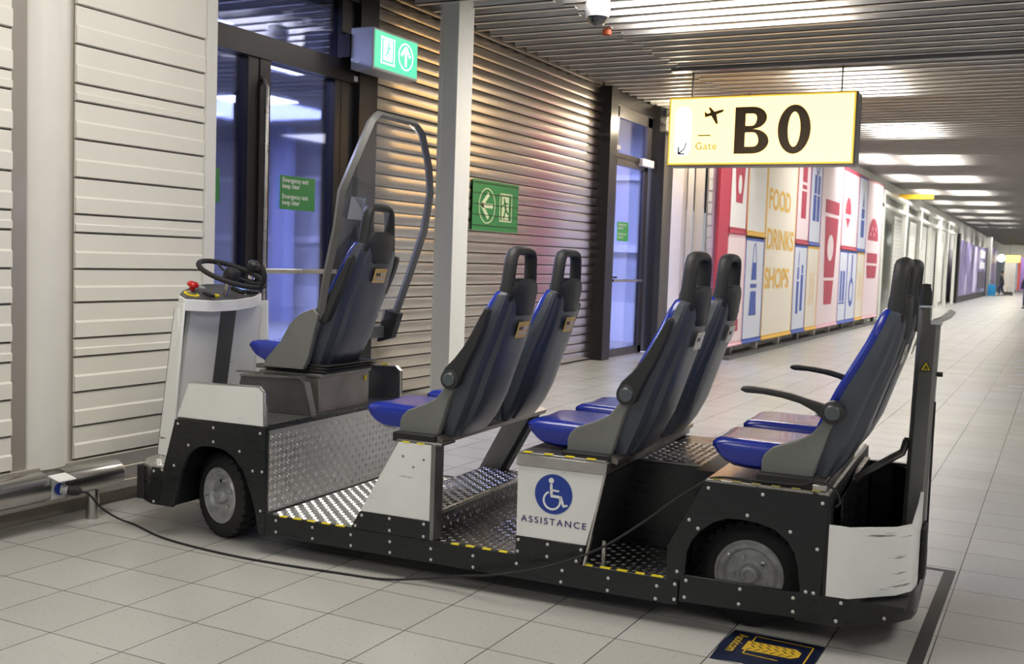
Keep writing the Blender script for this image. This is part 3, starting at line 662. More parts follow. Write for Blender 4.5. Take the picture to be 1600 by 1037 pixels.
# green exit sign on the shutter
e = empty('exit_sign_sticker', (-6.4, 11.98, 2.17)); tag(e, 'flat green sign with left arrow and exit door stuck on the shutter', 'sign')
U1, V1 = (0, 1, 0), (0, 0, 1)
flat('sign_sheet', [rect(-.61, -.31+.1305*0, .61, .31)], m_green, e, (-.008, 0, 0), U1, V1, .004, .002)
flat('arrow_symbol', ringpoly(-.24, 0, .215, .014, 28, .22)+[stroke((-.37, 0), (-.09, 0), .055), stroke((-.39, -.01), (-.20, .15), .055), stroke((-.39, .01), (-.20, -.15), .055)], m_cream, e, (-.008, 0, 0), U1, V1, .007, .002)
flat('door_symbol', frame_rect(.09, -.18, .43, .18, .016)+[rect(.15, -.155, .34, .15)], m_cream, e, (-.008, 0, 0), U1, V1, .007, .002)
flat('running_figure', [circ(.21, .10, .022, 8), stroke((.22, .08), (.26, -.02), .045), stroke((.26, -.02), (.20, -.14), .03), stroke((.26, -.03), (.33, -.08), .03), stroke((.22, .06), (.15, .01), .02), stroke((.22, .06), (.32, .05), .02)], m_green, e, (-.008, 0, 0), U1, V1, .009, .002)
flat('slat_line', [rect(-.61, -.31+.1305*k+.06, .61, -.31+.1305*k+.068) for k in range(5)], m_gap, e, (-.008, 0, 0), U1, V1, .011, .002)
# stickers on the glass doors
def sticker(y0, y1, z0, z1, label, col_, lines, x=-6.405, tsize=.035):
    e = empty('door_sticker', (x, (y0+y1)/2, (z0+z1)/2)); w, h = (y1-y0)/2, (z1-z0)/2
    MB().box(0, .003, -w, w, -h, h).build('sticker_sheet', col_, e, smooth=False)
    for s_, zz in lines: text('sticker_text', s_, tsize, m_symwhite, e, (.003, -w+.03, zz), (0, 1, 0), (0, 0, 1), 1.0, .01, .001)
    return tag(e, label, 'sticker')
L4 = [('Emergency exit', .095), ('keep clear', .040), ('Emergency exit', -.055), ('keep clear', -.110)]
sticker(7.78, 8.295, 1.91, 2.22, 'green Emergency exit keep clear sticker on the large glass door', m_green, L4, tsize=.042)
sticker(6.45, 6.99, 1.92, 2.21, 'thin sliver of a green sticker on the left glass pane beside the cream panelled wall', m_green, [])
sticker(16.13, 16.62, 1.87, 2.18, 'small green sticker on the glass of the narrow far door', mat('green_bright', (.05, .42, .08), .4), L4, tsize=.04)

# camera dome, orange detector, small speaker
e = empty('security_camera', (-4.36, 10.2, 4.15)); tag(e, 'white dome security camera hanging from the baffle ceiling', 'camera')
m_cw = mat('camera_white', (.78, .78, .76), .3)
MB().lathe([(.001, .35), (.05, .35), (.05, .05), (.115, .03), (.13, -.02), (.13, -.10), (.115, -.15), (.001, -.15)], (0, 0, 0), 'z', 28).build('camera_housing', m_cw, e)
MB().lathe([(.100, -.14), (.098, -.175), (.075, -.215), (.04, -.235), (.001, -.24)], (0, 0, 0), 'z', 28).build('dome', mat('dome_smoke', (.02, .02, .025), .05, coat=1), e)
e = empty('fire_detector', (-4.83, 11.6, 4.16)); tag(e, 'small orange detector under the ceiling behind the dome camera', 'detector')
MB().lathe([(.001, .06), (.02, .06), (.055, .02), (.055, -.03), (.001, -.035)], (0, 0, 0), 'z', 16).build('detector_body', mat('detector_orange', (.45, .08, .02), .4), e)
MB().cyl((0, 0, .06), (0, 0, .2), .012, 8).build('stem', m_dsteel, e)
e = empty('wall_spotlight', (-6.22, 17.95, 4.02)); tag(e, 'pair of small round white lamps on the wall beside the far door', 'lamp')
for z in (0, -.15): MB().lathe([(.001, -.06), (.06, -.05), (.075, 0), (.06, .05), (.001, .06)], (0, 0, z), 'y', 16).build('lamp_head', m_cw, e)
MB().box(-.14, 0, -.02, .02, -.1, .03).build('bracket', m_cw, e)
pl_d = bpy.data.lights.new('wall_fill_light', 'POINT'); pl_d.energy = 60; pl_d.color = (1, .86, .62); pl_d.shadow_soft_size = .08  # added point light brightening the columns, set apart from the lamp heads
pl_o = bpy.data.objects.new('wall_fill_light', pl_d); COL.objects.link(pl_o); pl_o.location = (-5.75, 17.0, 3.85)

# ================================================================== FLOOR MARKS
m_tape = mat('floor_tape_black', (.035, .034, .032), .55)
tag(MB().box(-.448, -.392, 3.6, 5.90, .0, .0015).box(-.62, -.448, 5.86, 5.90, 0, .0015).build('floor_tape', m_tape, smooth=False), 'dark floor tape in an L on the tiles behind the cart', 'floor tape')
for i, (x, y) in enumerate(((-.63, 21.5), (-.62, 19.8), (-.54, 18.3), (-.58, 16.3))):
    tag(MB().box(x, x+.6, y, y+.06, 0, .0015).build('floor_mark', mat('mark_blue', (.25, .36, .62), .5), smooth=False),
        ['faint blue floor dash, farthest at the right edge', 'faint blue floor dash, second farthest at the right edge', 'faint blue floor dash, second nearest at the right edge', 'faint blue floor dash, nearest at the right edge'][i], 'floor mark', 'blue floor dashes')
fs = empty('floor_sticker', (-1.135, 4.015, 0)); tag(fs, 'dark blue floor sticker with yellow tyre tread print beside the rear wheel', 'sticker')
m_navy = mat('sticker_navy', (.008, .014, .045), .35, var=.4, vscale=9)
m_tyel = mat('sticker_yellow', (.62, .40, .03), .45)
MB().prism([(0, 0), (.12, .015), (.37, -.01), (.372, .372), (0, .375), (-.01, .2)], 'z', 0, .0015).build('sticker_sheet', m_navy, fs, smooth=False)
FX, FY = (1, 0, 0), (0, 1, 0)
flat('yellow_frame', [stroke((.10, .34), (.335, .33), .006), stroke((.335, .33), (.335, .02), .006), stroke((.10, .34), (.10, .12), .006), stroke((.10, .12), (.24, .11), .006)], m_tyel, fs, (0, 0, .0016), FX, FY, .001, .0006)
flat('tread_print', [[(.085, .27), (.28, .27), (.305, .24), (.305, .19), (.28, .16), (.085, .16)]], m_tyel, fs, (0, 0, .0016), FX, FY, .0016, .0006)
flat('tread_grooves', [stroke((.10+.032*k, .262), (.118+.032*k, .240), .005) for k in range(6)]+[stroke((.10+.032*k, .168), (.118+.032*k, .190), .005) for k in range(6)]+[stroke((.105+.032*k, .232), (.125+.032*k, .205), .005) for k in range(6)], m_navy, fs, (0, 0, .0016), FX, FY, .0022, .0006)
text('sticker_text', 'Axxicom', .042, m_tyel, fs, (.03, .335, .0016), (0, -1, 0), (1, 0, 0), 1.0, .01, .001)

# ================================================================== WALL RAIL WITH SOCKET
rl = empty('bumper_rail', (-4.75, 4.23, 0)); tag(rl, 'round stainless steel bumper rail low along the panelled wall', 'rail')
m_inox = mat('stainless', (.50, .49, .47), .27, 1.0, var=.1, vscale=3, stretch=(1, .2, 1))
MB().tube([(0, -.25+.01, .235), (0, .135, .235), (0, .15, .235)], [.079, .079, .072], 28).build('rail_tube', m_inox, rl)
MB().tube([(0, -2.6, .235), (0, -.36, .235)], .079, 28).build('rail_tube', m_inox, rl)
MB().tube([(-.01, -.37, .235), (-.01, -.23, .235)], .066, 24).build('rail_core', m_dsteel, rl)
MB().cyl((0, -.02, 0), (0, -.02, .2), .036, 24).build('rail_post', m_inox, rl)
MB().box(-.06, .062, -.345, -.255, .17, .29).build('socket_housing', mat('socket_grey', (.55, .56, .56), .4), rl, bevel=.006)
MB().cyl((.05, -.30, .225), (.078, -.30, .222), .030, 20).build('socket_face', m_symblue, rl)
b = MB(); b.add([(.045, -.355, .295), (.045, -.245, .295), (.13, -.245, .275), (.13, -.355, .275), (.045, -.355, .301), (.045, -.245, .301), (.13, -.245, .281), (.13, -.355, .281)], [(0, 1, 2, 3), (7, 6, 5, 4), (0, 4, 5, 1), (1, 5, 6, 2), (2, 6, 7, 3), (3, 7, 4, 0)])
b.build('socket_lid', m_symwhite, rl)

# ================================================================== THE CART
TH = math.radians(2.77)
cart = empty('passenger_cart', (-3.431, 4.179, 0), TH)
tag(cart, 'long black and white electric assistance cart with blue seats facing the wall', 'electric cart')
Wd = 1.36
def riv(parent, pts, Y=0.0, r=.0075):
    for X_, Z_ in pts:
        o_ = riv.me.copy(); COL.objects.link(o_); o_.parent = parent; o_.location = (X_, Y, Z_)
b = MB(); b.lathe([(.0001, -.004), (.004, -.0035), (.0075, -.0015), (.0078, .001)], (0, 0, 0), 'y', 10)
riv.me = b.build('rivet', m_rivet); riv0 = riv.me
m_lug = mat('tread_lug_worn', (.93, .93, .92), .26, 1.0)
def tread(b, u0, u1, v0, v1, f, pitch=.036, L=.0145, w=.0040, h=.0026, ok=None):
    """raised double bars; f(u,v,h)->xyz"""
    if b.lug is None: b.lug = len(b.f)
    i = 0; u = u0+pitch/2
    while u < u1-.008:
        j = 0; v = v0+pitch/2
        while v < v1-.008:
            a = PI/4 if (i+j) % 2 else -PI/4
            c, s_ = math.cos(a), math.sin(a)
            for k in (-1, 1):
                if ok and not ok(u, v): continue
                cu, cv = u-s_*.0065*k, v+c*.0065*k
                vs = [f(cu+c*L, cv+s_*L, 0), f(cu-s_*w, cv+c*w, 0), f(cu-c*L, cv-s_*L, 0), f(cu+s_*w, cv-c*w, 0), f(cu+c*L*.6, cv+s_*L*.6, h), f(cu-c*L*.6, cv-s_*L*.6, h)]
                b.add(vs, [(0, 1, 5, 4), (1, 2, 5), (2, 3, 4, 5), (3, 0, 4)])
            v += pitch; j += 1
        u += pitch; i += 1
    return b
# chassis
b = MB(); b.box(-.06, 2.05, .07, Wd-.07, .105, .185); b.box(-.95, -.66, .05, Wd-.1, .17, .35); b.box(-.66, -.10, .42, Wd-.42, .12, .35); b.box(2.05, 2.85, .35, Wd-.35, .12, .19)
b.build('chassis', m_blackm, cart, smooth=False)
# side skirts
for s_, Y0, Y1 in ((0, 0, .018), (1, Wd-.018, Wd)):
    sk = MB().prism([(-.10, .105), (.0, .100), (2.04, .095), (2.075, .10), (2.075, .205), (2.02, .205), (.015, .205), (-.06, .215), (-.115, .24)], 'y', Y0, Y1).build('side_skirt', m_black, cart, bevel=.003)
    sk2 = MB().prism([(2.08, .115), (2.575, .125), (2.575, .232), (2.08, .232)], 'y', Y0-.002*(1-s_), Y1).build('wheel_skirt', m_black, cart, bevel=.003)
    if not s_:
        riv(sk, [(-.10, .180), (-.10, .141), (.006, .182), (.007, .124), (.225, .177), (.227, .122), (.448, .172), (.45, .119), (.667, .169), (.669, .117), (.889, .167), (.891, .115), (1.109, .166), (1.111, .113), (1.328, .163), (1.549, .165), (1.545, .113), (1.764, .164), (1.763, .11), (1.982, .165), (1.979, .109), (2.06, .185), (2.06, .12)])
        riv(sk2, [(2.108, .209), (2.104, .137), (2.335, .208), (2.333, .145), (2.55, .206), (2.552, .150)], -.002)
# decks
b = MB(); b.box(-.06, 2.05, .012, Wd-.012, .185, .199); tread(b, -.06, 2.05, .03, Wd-.03, lambda u, v, h: (u, v, .199+h))
b.build('floor_deck', m_dalu, cart, ang=20)
b = MB(); b.box(-.055, .50, .02, Wd-.02, .199, .2015); tread(b, -.05, .62, .03, Wd-.03, lambda u, v, h: (u, v, .2015+h), L=.0105, w=.0036)
b.build('front_deck_plate', m_alu, cart, ang=20)
# only the part under the second row stands up as a step
b = MB(); b.prism([(.52, .200), (.84, .200), (.84, .285), (.825, .30), (.52, .30)], 'y', .09, Wd-.06); tread(b, .53, .825, .10, Wd-.07, lambda u, v, h: (u, v, .30+h)); tread(b, .10, Wd-.07, .205, .285, lambda u, v, h: (.84+h, u, v))
st = b.build('step_box', m_dalu, cart, ang=20)
MB().box(.822, .843, .09, Wd-.06, .285, .303).build('step_edge', m_steel, st, bevel=.002)
for xs_ in ((.025, .071), (.106, .156), (.19, .24), (.277, .326), (.359, .411), (.993, 1.033), (1.069, 1.112), (1.154, 1.197), (1.238, 1.28), (1.644, 1.689), (1.724, 1.771), (1.801, 1.847), (1.885, 1.925), (1.955, 2.008)):
    MB().box(xs_[0], xs_[1], .0005, .0165, .199, .2085).build('edge_tape', m_yellow, cart, smooth=False)
MB().box(.0, 2.02, .0012, .0155, .198, .2065).build('edge_strip', m_blackm, cart, smooth=False)
# front bumper (wraps round the nose)
def nose(inset=0):
    q = [(-.66, 0), (-.80, 0), (-.90, .05), (-.985, .16), (-1.02, .34), (-1.03, .68), (-1.02, 1.02), (-.985, 1.20), (-.90, 1.31), (-.80, 1.36), (-.66, 1.36)]
    return q
bp = MB().loft([[(x, y_, z) for x, y_ in (nose()+[(-.66, 1.34), (-.79, 1.34), (-.885, 1.29), (-.965, 1.19), (-1.0, 1.02), (-1.01, .68), (-1.0, .34), (-.965, .17), (-.885, .07), (-.79, .02), (-.66, .02)])] for z in (.165, .365)], cap=True).build('front_bumper', m_black, cart, ang=30)
riv(bp, [(-.787, .343), (-.675, .347), (-.787, .18), (-.690, .19)])
b = MB().prism(nose(), 'z', .352, .368); tread(b, -.99, -.66, .03, Wd-.03, lambda u, v, h: (u, v, .368+h), ok=lambda u, v: u > -.995+.55*max(0, .30-min(v, Wd-v)) and u > -.88-.75*(min(v, Wd-v)-.06)); b.v = [v for v in b.v]
b.build('nose_deck', m_alu, cart, ang=20)
# front fenders with wheel arch
def arc_arch(pts): return pts
ff = [(-.72, .37), (-.646, .634), (-.068, .645), (-.060, .10), (-.10, .10), (-.118, .195), (-.129, .24), (-.159, .32), (-.197, .405), (-.264, .475), (-.32, .503), (-.379, .513), (-.44, .512), (-.491, .503), (-.535, .475), (-.57, .435), (-.60, .37), (-.62, .30), (-.643, .19), (-.67, .165), (-.74, .165)]
for s_, Y0, Y1 in ((0, -.004, .02), (1, Wd-.02, Wd+.004)):
    f_ = MB().prism(ff, 'y', Y0, Y1).build('front_fender', m_black, cart, bevel=.003)
    if not s_: riv(f_, [(-.625, .612), (-.393, .613), (-.392, .54), (-.554, .506), (-.224, .508), (-.098, .612), (-.648, .389), (-.140, .417), (-.082, .419), (-.088, .219)], -.004)
b = MB(); b.box(-.70, -.66, .02, .26, .17, .36); b.box(-.64, -.08, .36, Wd-.36, .20, .60); b.box(-.66, -.64, .02, Wd-.02, .36, .60); b.box(-.64, -.08, .02, Wd-.02, .60, .63)
b.build('wheel_well', m_blackm, cart, smooth=False)
# cab base: deck above fender, white side panels, inner steel
m_inner = mat('cab_inner_grey', (.12, .12, .12), .4, .6, var=.15)
MB().box(-.64, -.07, .01, Wd-.01, .632, .648).build('cab_floor', m_inner, cart, smooth=False)
wp = [(-.632, .648), (-.556, .836), (-.111, .849), (-.079, .822), (-.073, .648)]
for s_, Y0, Y1 in ((0, -.003, .012), (1, Wd-.012, Wd+.003)):
    w_ = MB().prism(wp, 'y', Y0, Y1).build('cab_side_panel', m_white if not s_ else m_inner, cart, bevel=.002)
    yy0, yy1 = (Y0, Y0+.03) if not s_ else (Y1-.03, Y1)
    MB().prism([(-.111, .849), (-.079, .822), (-.073, .648), (-.081, .648), (-.087, .818), (-.115, .842), (-.556, .829), (-.556, .836)], 'y', yy0, yy1).build('panel_flange', m_steel, w_, smooth=False)
MB().prism([(-.60, .648), (-.56, .84), (-.16, .855), (-.135, .83), (-.095, .648)], 'y', .42, .45).build('inner_side_panel', m_inner, cart, bevel=.003)
MB().prism([(-.56, .833), (-.16, .848), (-.135, .823), (-.088, .648), (-.080, .648), (-.128, .83), (-.157, .858), (-.56, .843)], 'y', .41, .46).build('inner_panel_flange', m_dsteel, cart, smooth=False)
for x0 in (-.45, -.25): MB().box(x0+.02, x0+.065, Wd-.002, Wd+.006, .848, .856).build('edge_tape', m_yellow, cart, smooth=False)
# driver's seat box
sb = MB().box(-.50, -.12, .535, 1.045, .648, .855).build('seat_box', mat('seat_box_steel', (.30, .275, .26), .45, .7, var=.25, vscale=5), cart, bevel=.004)
MB().box(-.52, -.108, .53, 1.05, .842, .862).build('box_lid', m_dsteel, sb, bevel=.003)
MB().box(-.12, -.112, .99, 1.005, .79, .82).build('yellow_tag', m_yellow, sb, smooth=False)
b = MB(); b.box(-.49, -.10, .55, 1.04, .862, .905)
for k in range(3): b.box(-.50, -.085+.006*k, .545, 1.06, .872+.016*k, .880+.016*k)
b.build('suspension_bellows', m_blackm, cart, bevel=.004)
MB().box(-.60, -.47, .60, .66, .86, .885).box(-.66, -.5, .50, .54, .84, .85).build('seat_lever', m_dsteel, cart, bevel=.004)
# diamond plate bulkhead behind the driver
b = MB(); b.box(-.078, -.066, .02, Wd-.02, .205, .628); tread(b, .03, Wd-.03, .21, .62, lambda u, v, h: (-.066+h, u, v))
bk = b.build('bulkhead_plate', m_alu, cart, ang=20)
b = MB(); b.box(-.085, -.06, .003, Wd-.003, .626, .648); b.box(-.085, -.060, .003, .022, .2, .64); b.box(-.085, -.06, Wd-.022, Wd-.003, .2, .64); b.box(-.085, -.058, .003, Wd-.003, .198, .208)
b.build('bulkhead_frame', m_black, cart, bevel=.002)

# steering tower
tw = MB()
pb_ = [(-.895, .245), (-1.0, .262), (-1.09, .42), (-1.12, .60)]; pt_ = [(-.868, .305), (-.93, .328), (-1.00, .43), (-1.055, .585)]
mir = lambda L: L + [(x, 1.365-y_) for x, y_ in L[::-1]]
pb_, pt_ = mir(pb_), mir(pt_)
def inset(L, t=.014):
    P_ = [Vector(p) for p in L]; o = []
    for i in range(len(P_)):
        d = (P_[min(i+1, len(P_)-1)]-P_[max(i-1, 0)]).normalized(); o.append(P_[i]+Vector((d.y, -d.x))*t)
    return o
ib, it_ = inset(pb_), inset(pt_)
tw.loft([[(pb_[i][0], pb_[i][1], .37), (ib[i].x, ib[i].y, .37), (it_[i].x, it_[i].y, 1.22), (pt_[i][0], pt_[i][1], 1.22)] for i in range(len(pb_))])
tower = tw.build('steering_tower', m_white, cart, bevel=.003, ang=20)
MB().prism([(-1.04, .37), (-1.005, .37), (-.895, 1.19), (-.93, 1.19)], 'y', .40, 1.03).prism([(-1.04, .37), (-.99, .37), (-.90, .90), (-.90, 1.19), (-.93, 1.19)], 'y', .30, .31).build('tower_cover', m_white, tower, bevel=.002)
MB().prism([(-1.06, .37), (-1.05, .37), (-.94, 1.19), (-.95, 1.19)], 'y', .32, .40).build('tower_recess', m_inner, tower, smooth=False)  # dark grey puts the shade of the recess into the colour
MB().prism([(-1.005, .372), (-.999, .372), (-.889, 1.185), (-.895, 1.185)], 'y', .655, .785).build('cable_cover', mat('cover_dark', (.07, .07, .07), .4), tower, smooth=False)
# dashboard
dash_out = [(-.865, .31), (-.83, .50), (-.835, .72), (-.87, .92), (-.925, 1.065), (-1.00, 1.10), (-1.055, 1.05), (-1.08, .90), (-1.085, .735), (-1.05, .58), (-.98, .41), (-.925, .325)]
def dz_(x): return 1.233-(x+.83)*.31
db = MB(); db.loft([[(x, y_, dz_(x)-.065) for x, y_ in dash_out], [(x, y_, dz_(x)) for x, y_ in dash_out]])
dash = db.build('dashboard', m_white, cart, bevel=.003)
db = MB(); db.loft([[(x*.985-.014, .69+(y_-.69)*.975, dz_(x)+.0005) for x, y_ in dash_out], [(x*.985-.014, .69+(y_-.69)*.975, dz_(x)+.0035) for x, y_ in dash_out]])
db.build('dash_top', mat('dash_grey', (.10, .10, .10), .4, .3), dash, smooth=False)
def onD(b, x, y_): return Matrix.Translation((x, y_, dz_(x)+.004)) @ Matrix.Rotation(math.atan(.31), 4, 'Y')
MB().lathe([(.030, 0), (.044, 0), (.044, .004), (.030, .004), (.030, 0)], (0, 0, 0), 'z', 24).xf(onD(0, -.925, .43)).build('yellow_ring', m_yellow, dash)
MB().lathe([(.001, 0), (.026, 0), (.026, .015), (.018, .02), (.001, .02)], (0, 0, 0), 'z', 20).xf(onD(0, -.925, .43)).build('key_switch', m_steel, dash)
MB().lathe([(.001, 0), (.016, 0), (.016, .02), (.034, .028), (.034, .042), (.025, .05), (.001, .052)], (0, 0, 0), 'z', 20).xf(onD(0, -.985, .50)).build('emergency_button', m_red, dash)
MB().lathe([(.001, 0), (.03, 0), (.03, .012), (.001, .014)], (0, 0, 0), 'z', 20).xf(onD(0, -1.01, .60)).build('gauge', m_rim, dash)
MB().box(-.03, .03, -.02, .02, 0, .012).xf(onD(0, -.90, .545)).build('rocker_switch', m_blackm, dash, bevel=.003)
MB().box(-.012, .012, -.012, .012, 0, .016).xf(onD(0, -.875, .585)).build('yellow_button', m_yellow, dash, bevel=.003)
MB().box(-.06, .06, -.085, .085, 0, .02).xf(onD(0, -.965, .93)).build('display_unit', m_blackm, dash, bevel=.006)
MB().box(-.04, .04, -.06, .06, .0202, .0215).xf(onD(0, -.965, .93)).build('display_screen', m_screen, dash, smooth=False)
for x, y_ in ((-.895, .36), (-.85, .55), (-.86, .74), (-.93, 1.03), (-.90, .88)):
    MB().lathe([(.0001, .004), (.006, .003), (.008, 0)], (0, 0, 0), 'z', 8).xf(onD(0, x, y_)).build('dash_screw', m_chrome, dash)
# steering wheel
ax = Vector((.36, 0, .93)).normalized(); c0 = Vector((-.835, .665, 1.375))
col_ = MB().cyl(tuple(c0-ax*.125), tuple(c0-ax*.02), .016, 14).build('steering_column', m_steel, cart)
Ms = Matrix.Translation(c0) @ ax.to_track_quat('Z', 'Y').to_matrix().to_4x4()
b = MB(); rings = []; NN = 96
for k in range(NN):
    a = 2*PI*k/NN; rr_ = .0145+(.0012*math.cos(k*PI))
    cc = Vector((.195*math.cos(a), .195*math.sin(a), .01)); ra = Vector((math.cos(a), math.sin(a), 0))
    rings.append([cc+ra*rr_*math.cos(2*PI*j/10)+Vector((0, 0, 1))*rr_*math.sin(2*PI*j/10) for j in range(10)])
b.loft(rings, closed=True); b.xf(Ms); sw = b.build('steering_wheel', m_rubber, cart)
MB().lathe([(.001, -.035), (.04, -.035), (.05, -.01), (.045, .03), (.038, .04), (.001, .042)], (0, 0, 0), 'z', 24).xf(Ms).build('wheel_hub', m_blackm, sw)
b = MB()
for a in (1.2, 3.3, 5.4): b.tube([(.03*math.cos(a), .03*math.sin(a), 0), (.12*math.cos(a), .12*math.sin(a), -.005), (.19*math.cos(a), .19*math.sin(a), .008)], .007, 8)
b.xf(Ms).build('wheel_spoke', m_rubber, sw)
b = MB(); ka = math.radians(5); b.lathe([(.001, .0), (.012, 0), (.014, .02), (.034, .03), (.037, .06), (.022, .078), (.001, .08)], (.195*math.cos(ka), .195*math.sin(ka), .01), 'z', 18); b.xf(Ms).build('spinner_knob', m_head, sw)
MB().cyl((.19, .0, -.02), (.19, 0, .0), .02, 12).xf(Ms).build('knob_clamp', m_chrome, sw)
# indicator lever and mirror-like bracket behind knob
MB().tube([(-.625, .66, 1.315), (-.597, .655, 1.345), (-.588, .65, 1.39), (-.603, .65, 1.445)], [.010, .013, .014, .009], 8).build('knob_bracket', m_blackm, cart)

# ---- wheels
def make_wheel():
    R, w = .225, .062
    prof = [(.143, -w+.010), (.150, -w+.002), (.175, -w-.006), (.200, -w), (.215, -w+.012), (.2185, -w+.03), (.2185, w-.03), (.215, w-.012), (.200, w), (.175, w+.006), (.150, w-.002), (.143, w-.01)]
    b = MB(); b.lathe(prof, (0, 0, 0), 'y', 48)
    for k in range(28):
        for s_ in (-1, 1):
            a = 2*PI*(k+(.5 if s_ > 0 else 0))/28; da = .075
            vs = []
            for (rr_, yy) in ((.200, s_*(w+.001)), (.2255, s_*(w-.012)), (.2255, s_*.006), (.212, s_*.006), (.195, s_*w)):
                for dd in (-da, da): vs.append((rr_*math.cos(a+dd), yy, rr_*math.sin(a+dd)))
            b.add(vs, [(0, 2, 4, 6, 8), (1, 9, 7, 5, 3), (0, 1, 3, 2), (2, 3, 5, 4), (4, 5, 7, 6)])
    t = b.build('wheel', m_rubber, cart, ang=30)
    rim = MB().lathe([(.146, -w+.012), (.151, -w+.006), (.146, -w-.001), (.138, -w+.003), (.134, -w+.014), (.120, -w+.020), (.112, -w+.012), (.100, -w+.030), (.060, -w+.036), (.045, -w+.034), (.0001, -w+.034)], (0, 0, 0), 'y', 48).build('rim', m_rim, t)
    MB().lathe([(.042, -w+.036), (.040, -w+.006), (.034, -w-.002), (.022, -w-.004), (.020, -w+.002), (.0001, -w+.002)], (0, 0, 0), 'y', 28).build('hub_cap', m_rim, t)
    for k in range(5):
        a = 2*PI*k/5+.4; MB().tube([(.075*math.cos(a), -w+.036, .075*math.sin(a)), (.075*math.cos(a), -w+.014, .075*math.sin(a))], .0105, 6).build('wheel_nut', m_chrome if k in (1, 4) else m_rim, t)
    MB().cyl((.118*math.cos(3.3), -w+.02, .118*math.sin(3.3)), (.118*math.cos(3.3), -w-.008, .118*math.sin(3.3)), .005, 8).build('valve', m_chrome, t)
    return t
w0 = make_wheel()
w0.location = (-.445, .195, .226); w0.rotation_euler = (0, 0, -math.radians(18))
for loc, rz in (((-.445, Wd-.205, .226), PI-math.radians(18)), ((2.335, .225, .226), 0), ((2.335, Wd-.225, .226), PI)):
    w_ = copy_tree(w0, cart); w_.location = loc; w_.rotation_euler = (0, .9 if rz == 0 else 0, rz)
MB().cyl((2.335, .2, .226), (2.335, Wd-.2, .226), .03, 12).cyl((-.385, .2, .226), (-.385, Wd-.2, .226), .03, 12).build('axle', m_dsteel, cart)

# ---- supports
t1 = MB().prism([(.499, .296), (.700, .652), (.879, .652), (.881, .296)], 'y', -.001, .012).build('seat_support', m_whitec, cart, bevel=.002)
k1 = MB().prism([(.447, .206), (.499, .296), (.881, .296), (.881, .206)], 'y', -.004, .014).build('support_kick_plate', m_black, cart, bevel=.002)
riv(k1, [(.510, .277), (.475, .222), (.664, .281), (.666, .224), (.85, .279), (.85, .22)], -.004)
for x, z in ((.728, .588), (.838, .582), (.784, .542)):
    MB().lathe([(.0001, -.004), (.005, -.003), (.007, 0)], (x, -.001, z), 'y', 8).build('screw', m_dsteel, t1)
MB().box(.876, .900, -.002, .085, .205, .66).build('support_post', m_dsteel, cart, bevel=.003)
MB().prism([(.455, .206), (.70, .66), (.71, .66), (.467, .206)], 'y', .0, .09).build('support_back', m_dsteel, cart, smooth=False)
MB().box(.69, .93, .0, .14, .652, .664).build('support_cap', m_dsteel, cart, bevel=.002)
MB().box(.72, .76, -.002, .01, .652, .659).box(.80, .84, -.002, .01, .652, .659).build('edge_tape', m_yellow, cart, smooth=False)
MB().prism([(.449, .2), (.69, .655), (.86, .655), (.61, .2)], 'y', Wd-.06, Wd-.045).build('far_seat_support', m_dsteel, cart, smooth=False)
MB().prism([(.60, .2), (.85, .66), (.88, .66), (.63, .2)], 'y', Wd-.12, Wd-.04).build('far_support_strut', m_blackm, cart, smooth=False)
# assistance box
bx = MB().prism([(1.322, .292), (1.320, .612), (1.733, .612), (1.655, .292)], 'y', -.001, .012).build('box_side_panel', m_whitec, cart, bevel=.002)
kb = MB().prism([(1.322, .203), (1.322, .292), (1.655, .292), (1.632, .203)], 'y', -.004, .014).build('box_kick_plate', m_black, cart, bevel=.002)
riv(kb, [(1.335, .275), (1.333, .222), (1.477, .273), (1.476, .218), (1.635, .271), (1.615, .218)], -.004)
MB().prism([(1.33, .2), (1.33, .61), (1.72, .61), (1.63, .2)], 'y', .012, Wd-.012).build('box_body', m_blackm, cart, smooth=False)
MB().prism([(1.655, .205), (1.736, .612), (1.726, .612), (1.645, .205)], 'y', -.003, .02).build('box_corner_strip', m_steel, cart, smooth=False)
ld = MB().prism([(1.312, .612), (1.318, .666), (1.326, .674), (1.73, .674), (1.742, .664), (1.738, .612)], 'y', -.006, Wd+.006).build('box_lid', m_dsteel, cart, bevel=.003)
MB().prism([(1.313, .614), (1.319, .664), (1.741, .662), (1.737, .614)], 'y', -.010, -.006).build('lid_lip', m_steel, ld, bevel=.001)
for k in range(4): MB().box(1.345+.1*k, 1.385+.1*k, -.008, .012, .673, .677).build('edge_tape', m_yellow, ld, smooth=False)
# wheelchair symbol and word
SX, SZ = (1, 0, 0), (0, 0, 1)
flat('wheelchair_disc', [circ(0, 0, .089, 40)], m_symblue, bx, (1.496, -.001, .50), SX, SZ, .002, .001)
ac = [(.032*math.cos(a), .032*math.sin(a)) for a in ()]
whl = ringpoly(-.006, -.028, .044, .009, 24, None, math.radians(115), math.radians(385))
flat('wheelchair_symbol', [circ(-.012, .060, .0125, 16), stroke((-.012, .045), (-.009, -.008), .012), stroke((-.012, .018), (.026, .016), .008), stroke((-.013, -.008), (.036, -.010), .012), stroke((.034, -.006), (.050, -.050), .011), stroke((.046, -.050), (.068, -.042), .009)]+whl, m_symwhite, bx, (1.496, -.001, .50), SX, SZ, .003, .001)
t_ = text('assistance_word', 'ASSISTANCE', .028, m_textblue, bx, (1.338, -.001, .362), SX, SZ, 1.0, .012, .002, spacing=1.3)
xs = [v.co.x for v in t_.data.vertices]; k = (1.655-1.343)/(max(xs)-min(xs)); x0 = min(xs)
for v in t_.data.vertices: v.co.x = 1.343+(v.co.x-x0)*k
